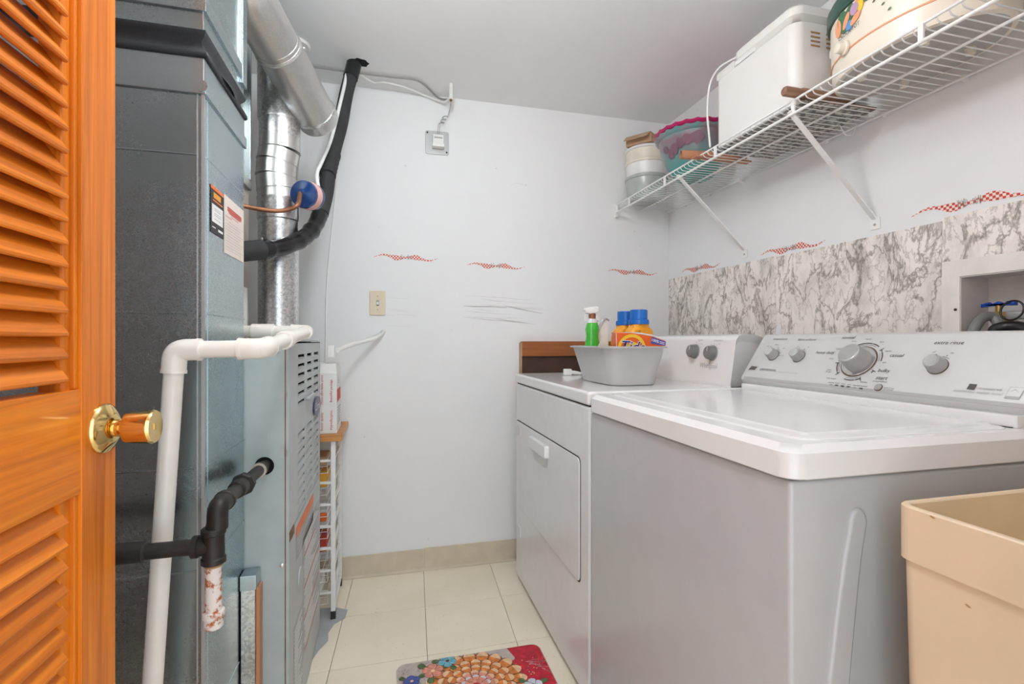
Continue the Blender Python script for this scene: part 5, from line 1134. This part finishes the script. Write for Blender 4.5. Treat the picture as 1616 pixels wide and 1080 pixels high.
# bowls
bcx, bcy = 1.222, 1.77
bw = thing('teal_bowl', (bcx, bcy, SB), 'translucent teal plastic bowl with scalloped edge on the shelf', 'bowl')
def bowl_ring(r, z, sc=0.0, n=72): return [(bcx + (r + sc * math.cos(k * 6 * 2 * math.pi / n * 4)) * math.cos(2 * math.pi * k / n), bcy + (r + sc * math.cos(k * 6 * 2 * math.pi / n * 4)) * math.sin(2 * math.pi * k / n), z + sc * 0.9 * math.cos(k * 24 * 2 * math.pi / n)) for k in range(n)]
MB().loft([bowl_ring(0.05, SB + 0.004), bowl_ring(0.062, SB), bowl_ring(0.075, SB + 0.006), bowl_ring(0.110, SB + 0.06), bowl_ring(0.132, SB + 0.12), bowl_ring(0.140, SB + 0.155), bowl_ring(0.150, SB + 0.160, 0.002), bowl_ring(0.155, SB + 0.170, 0.003), bowl_ring(0.150, SB + 0.172, 0.002), bowl_ring(0.138, SB + 0.16), bowl_ring(0.105, SB + 0.06), bowl_ring(0.06, SB + 0.008)]).build('bowl_shell', 'bowl_teal', bw)
for th, z, s in ((200, 0.10, 0.028), (214, 0.115, 0.024), (226, 0.12, 0.026), (190, 0.085, 0.022), (240, 0.125, 0.03), (180, 0.11, 0.02)):
    a = R(th); r_b = 0.110 + 0.022 * min(1, (z - 0.06) / 0.06); p = Vector((bcx + r_b * math.cos(a), bcy + r_b * math.sin(a), SB + z)); n = Vector((math.cos(a), math.sin(a), -0.35)).normalized(); t_ = Vector((-math.sin(a), math.cos(a), 0))
    rr_ = random.Random(int(th)); MB().poly([(s * rr_.uniform(0.6, 1.0) * math.cos(k * R(30)), s * rr_.uniform(0.6, 1) * math.sin(k * R(30))) for k in range(12)], 0.0004, frame(p + n * 0.0038, t_, n.cross(t_), n)).build('printed_blotch', 'stain_maroon', bw)
tag(MB().loft([bowl_ring(0.128, SB + 0.165), bowl_ring(0.150, SB + 0.176, 0.001), bowl_ring(0.158, SB + 0.186, 0.002), bowl_ring(0.153, SB + 0.188, 0.002), bowl_ring(0.128, SB + 0.17), bowl_ring(0.09, SB + 0.09), bowl_ring(0.06, SB + 0.03), bowl_ring(0.062, SB + 0.026), bowl_ring(0.094, SB + 0.09)], True, False).build('pink_bowl', 'bowl_pink'), 'dark pink bowl nested inside the teal bowl', 'bowl')
# stack of tubs in the corner
kx_, ky_ = 1.205, 2.125
T_ = lambda z: Matrix.Translation((kx_, ky_, z))
t1_ = thing('clear_tub', (kx_, ky_, SB), 'cloudy clear round tub at the bottom of the corner stack', 'tub')
MB().lathe([(0.06, 0), (0.078, 0.006), (0.090, 0.03), (0.096, 0.085), (0.097, 0.10)], T_(SB), 40).build('tub_body', 'tub_clear', t1_)
MB().lathe([(0.097, 0.10), (0.101, 0.102), (0.101, 0.113), (0.096, 0.116)], T_(SB), 40).build('tub_lid', 'tub_clear', t1_)
t2_ = thing('white_tub', (kx_, ky_, SB + 0.116), 'white round tub in the middle of the corner stack', 'tub')
MB().lathe([(0.088, 0), (0.092, 0.01), (0.096, 0.058)], T_(SB + 0.1165), 40).build('tub_body', 'white_plastic', t2_)
MB().lathe([(0.096, 0.056), (0.100, 0.058), (0.100, 0.068), (0.094, 0.071)], T_(SB + 0.1165), 40).build('tub_lid', 'tub_cream', t2_)
t3_ = thing('cream_tub', (kx_, ky_, SB + 0.188), 'cream round tub at the top of the corner stack', 'tub')
MB().lathe([(0.090, 0), (0.094, 0.008), (0.095, 0.05)], T_(SB + 0.188), 40).build('tub_body', 'tub_cream', t3_)
MB().lathe([(0.095, 0.048), (0.099, 0.050), (0.099, 0.060), (0.094, 0.063)], T_(SB + 0.188), 40).build('tub_lid', 'white_plastic', t3_)
bxf = Matrix.Translation((kx_ - 0.01, ky_ - 0.01, SB + 0.252)) @ Matrix.Rotation(R(38), 4, 'Z') @ Matrix.Rotation(R(-2), 4, 'Y')
cb = thing('cardboard_tray', (kx_, ky_, SB + 0.252), 'open cardboard box lid resting on the corner tubs', 'box')
MB().box(-0.08, 0.08, -0.06, 0.06, 0.002, 0.004, xf=bxf).box(-0.08, 0.08, -0.062, -0.06, 0.002, 0.045, xf=bxf).box(-0.08, 0.08, 0.06, 0.062, 0.002, 0.045, xf=bxf).box(0.08, 0.082, -0.062, 0.062, 0.002, 0.045, xf=bxf).box(-0.082, -0.08, -0.062, 0.062, 0.002, 0.045, xf=bxf).build('tray', 'cardboard', cb)
MB().poly([(-0.06, 0), (0.06, 0), (0.055, 0.05), (-0.055, 0.05)], 0.002, bxf @ Matrix.Translation((-0.083, 0, 0.045)) @ frame((0, 0, 0), (0, -1, 0), (-0.8, 0, -0.6), (-0.6, 0, 0.8))).build('flap', 'cardboard', cb)
tag(MB().box(-0.05, 0.06, -0.05, 0.05, 0.006, 0.062, 0.008, xf=bxf).build('clear_box', 'tub_clear'), 'cloudy clear container inside the cardboard box lid', 'container')
tag(MB().box(1.125, 1.145, 1.965, 1.985, SB + 0.19, SB + 0.215, 0.003).build('blue_clip', 'valve_blue'), 'small blue clip between the tubs and the teal bowl', 'clip') if False else None
# brown tubes lying along the shelf
ta = Vector((1.065, 1.625, SB + 0.034)); tb_ = Vector((1.30, 1.56, SB + 0.0225)); td = (tb_ - ta).normalized()
def hollow(a, d, L, ro, ri):
    q = Vector(d).to_track_quat('Z', 'Y').to_matrix().to_4x4(); q.translation = a
    return MB().lathe([(ri, L), (ri, 0), (ro, 0), (ro, L), (ri, L)], q, 24, cap0=False, cap1=False)
tag(hollow(ta, td, 0.24, 0.0165, 0.0140).build('cardboard_tube', 'cardboard_tube'), 'hollow brown tube lying on the shelf before the teal bowl', 'tube')
tag(MB().box(1.075, 1.31, 1.545, 1.575, SB, SB + 0.005).build('brown_slat', 'cardboard_tube'), 'flat reddish brown slat beside the hollow tube on the shelf', 'slat')
# grey tray and white pack at the near end
tr_ = thing('grey_tray', (1.25, 0.55, SB), 'shallow grey plastic tray at the near end of the shelf', 'tray')
TRB = (1.13, 1.36, 0.42, 0.665)
MB().loft([rr3(TRB, 0.02, SB, g=-0.012), rr3(TRB, 0.02, SB + 0.045), rr3(TRB, 0.02, SB + 0.045, g=-0.004), rr3(TRB, 0.02, SB + 0.004, g=-0.014)]).build('tray_shell', 'cooker_base', tr_)
pk = thing('paper_pack', (1.24, 0.55, SB + 0.004), 'white wrapped pack standing in the grey tray', 'pack')
MB().box(1.15, 1.34, 0.44, 0.645, SB + 0.005, SB + 0.20, 0.012).build('pack_body', 'paper_white', pk)
for k in range(5): MB().box(1.1492, 1.1499, 0.47, 0.62, SB + 0.05 + k * 0.02, SB + 0.054 + k * 0.02).build('printed_line', 'mat_blue' if k == 4 else 'print_grey', pk)

# ================================================================== FLOWERED FLOOR MAT
mx0, mx1, my1 = 0.026, 0.497, 1.600
mat_ = thing('floor_mat', (0.26, 1.22, 0), 'floral printed floor mat with red and orange blossoms before the dryer', 'mat')
MA = R(0.5)
MB().poly(rrect(mx0, mx1, 0.86, my1, 0.03, 6), 0.007, Matrix.Translation((0, 0, 0.0005)), 0.002).build('mat_base', 'mat_ground', mat_)
def clipp(pts):
    """keep a print inside the mat"""
    out = []
    for x, y in pts:
        x, y = min(max(x, mx0 + 0.003), mx1 - 0.003), min(max(y, 0.865), my1 - 0.003)
        for cx, sg in ((mx0 + 0.03, -1), (mx1 - 0.03, 1)):
            dx, dy = x - cx, y - (my1 - 0.03)
            if dx * sg > 0 and dy > 0 and math.hypot(dx, dy) > 0.027: k = 0.027 / math.hypot(dx, dy); x, y = cx + dx * k, my1 - 0.03 + dy * k
        out.append((x, y))
    return out
LAY = [0]
mp = MB()
def flat(pts, mat):
    LAY[0] += 1; mp.use(mat); mp.poly(clipp(pts), 0, Matrix.Translation((0, 0, 0.0077 + 0.000004 * LAY[0])))
def petal(cx, cy, ang, r0, r1, wd, mat, tip=None, line=True, n=9):
    ca, sa = math.cos(ang), math.sin(ang)
    def P(t, s, g=1.0, sh=0.0): x = r0 + (r1 - r0) * (t * g + sh); return (cx + x * ca - s * sa, cy + x * sa + s * ca)
    def shape(k, t0=0.0):
        up = [(t0 + (1 - t0) * i / n, wd * k * min(1.0, 0.42 + 0.85 * (t0 + (1 - t0) * i / n)) * math.sqrt(max(0.0, 1 - max(0.0, ((t0 + (1 - t0) * i / n) - 0.62) / 0.38) ** 2))) for i in range(n + 1)]
        return [P(t, s) for t, s in up] + [P(t, -s) for t, s in up[::-1]][1:]
    if line: flat([(cx + (x - cx) * 1.0, cy + (y - cy) * 1.0) for x, y in shape(1.16)], 'mat_line')
    flat(shape(1.0), mat)
    if tip: flat(shape(0.86, 0.66), tip)
fc = on_z(752, 1082, 0.008); FXc, FYc = fc.x, fc.y
# red bloom at the right
rc_ = on_z(838, 1056, 0.008)
flat([(rc_.x + 0.085 * (1 + 0.18 * math.sin(5 * a)) * math.cos(a), rc_.y + 0.085 * (1 + 0.18 * math.sin(5 * a)) * math.sin(a)) for a in [2 * math.pi * k / 40 for k in range(40)]], 'mat_red')
flat([(mx1 - 0.11, my1), (mx1 - 0.03, my1), (mx1 - 0.012, my1 - 0.004), (mx1 - 0.004, my1 - 0.014), (mx1, my1 - 0.03), (mx1, 1.46), (mx1 - 0.06, 1.47), (mx1 - 0.09, 1.52)], 'mat_red')
rr_ = random.Random(11)
for k in range(34):
    a = rr_.uniform(0, 6.28); r = rr_.uniform(0.01, 0.055); x, y = rc_.x + r * math.cos(a), rc_.y + r * math.sin(a)
    flat(disc(x, y, 0.0022, 6), rr_.choice(['mat_tip', 'mat_line', 'mat_pink']))
for k in range(26):
    a = rr_.uniform(-0.6, 1.6); L = rr_.uniform(0.03, 0.07); x, y = rc_.x + 0.02, rc_.y + 0.01; c_, s_ = math.cos(a), math.sin(a); o_ = rr_.uniform(-0.03, 0.03)
    flat([(x + o_, y - o_), (x + o_ + 0.001, y - o_ + 0.001), (x + o_ + L * c_, y - o_ + L * s_), (x + o_ + L * c_ - 0.0006, y - o_ + L * s_ + 0.0006)], rr_.choice(['mat_pale', 'mat_pink', 'mat_line']))
for nn, r0, r1, wd, mat, tip, ph in ((20, 0.095, 0.158, 0.021, 'mat_orange', 'mat_tip', 0.0), (19, 0.075, 0.120, 0.0175, 'mat_orange', 'mat_tip', 0.1), (16, 0.055, 0.093, 0.016, 'mat_orange', 'mat_tip', 0.25), (13, 0.034, 0.068, 0.0135, 'mat_pink', 'mat_tip', 0.05), (10, 0.018, 0.046, 0.0115, 'mat_pink', 'mat_pale', 0.2), (7, 0.003, 0.024, 0.009, 'mat_pink', None, 0)):
    for k in range(nn):
        a = 2 * math.pi * k / nn + ph
        petal(FXc, FYc, a, r0, r1, wd, mat, tip)
flat(disc(FXc, FYc, 0.011, 14), 'mat_red')
def flower(px, py, r, mat, cm, n=5, ph=0.3):
    q = on_z(px, py, 0.008)
    for k in range(3): a = ph + 2.1 * k; petal(q.x, q.y, a, r * 0.7, r * 1.7, r * 0.3, 'mat_green')
    for k in range(n): petal(q.x, q.y, ph + 2 * math.pi * k / n, 0.0, r, r * 0.42, mat, None)
    flat(disc(q.x, q.y, r * 0.2, 10), cm)
flower(683, 1059.5, 0.034, 'mat_pink', 'mat_tip'); flower(706, 1044, 0.030, 'mat_sky', 'mat_line', ph=0.9); flower(650, 1076, 0.026, 'mat_blue', 'mat_tip', ph=0.5); flower(842, 1082, 0.03, 'mat_pale', 'mat_blue')
for px, py in ((672, 1047), (690, 1040), (660, 1060), (632, 1072), (636, 1062), (668, 1078)):
    q = on_z(px, py, 0.008)
    for k in range(14): flat(disc(q.x + rr_.gauss(0, 0.010), q.y + rr_.gauss(0, 0.010), 0.0014, 5), 'mat_line')
mp.build('mat_print', None, mat_, smooth=False)

# ================================================================== CEILING LIGHT (behind the photographer's view)
lx, ly = 0.08, 0.92
cl = thing('ceiling_light', (lx, ly, ZC - 0.26), 'round frosted globe ceiling light near the doorway', 'ceiling light')
MB().lathe([(0.06, 0), (0.06, -0.012), (0.045, -0.022), (0.045, -0.05)], Matrix.Translation((lx, ly, ZC - 0.001)), 36).build('light_pan', 'white_plastic', cl)
GR = 0.10
MB().lathe([(GR * math.sin(R(a)), GR * math.cos(R(a))) for a in (26, 36, 50, 65, 80, 95, 110, 125, 140, 155, 168, 178)], Matrix.Translation((lx, ly, ZC - 0.14)), 36).build('light_globe', 'dome_glass', cl)
flush_texts()
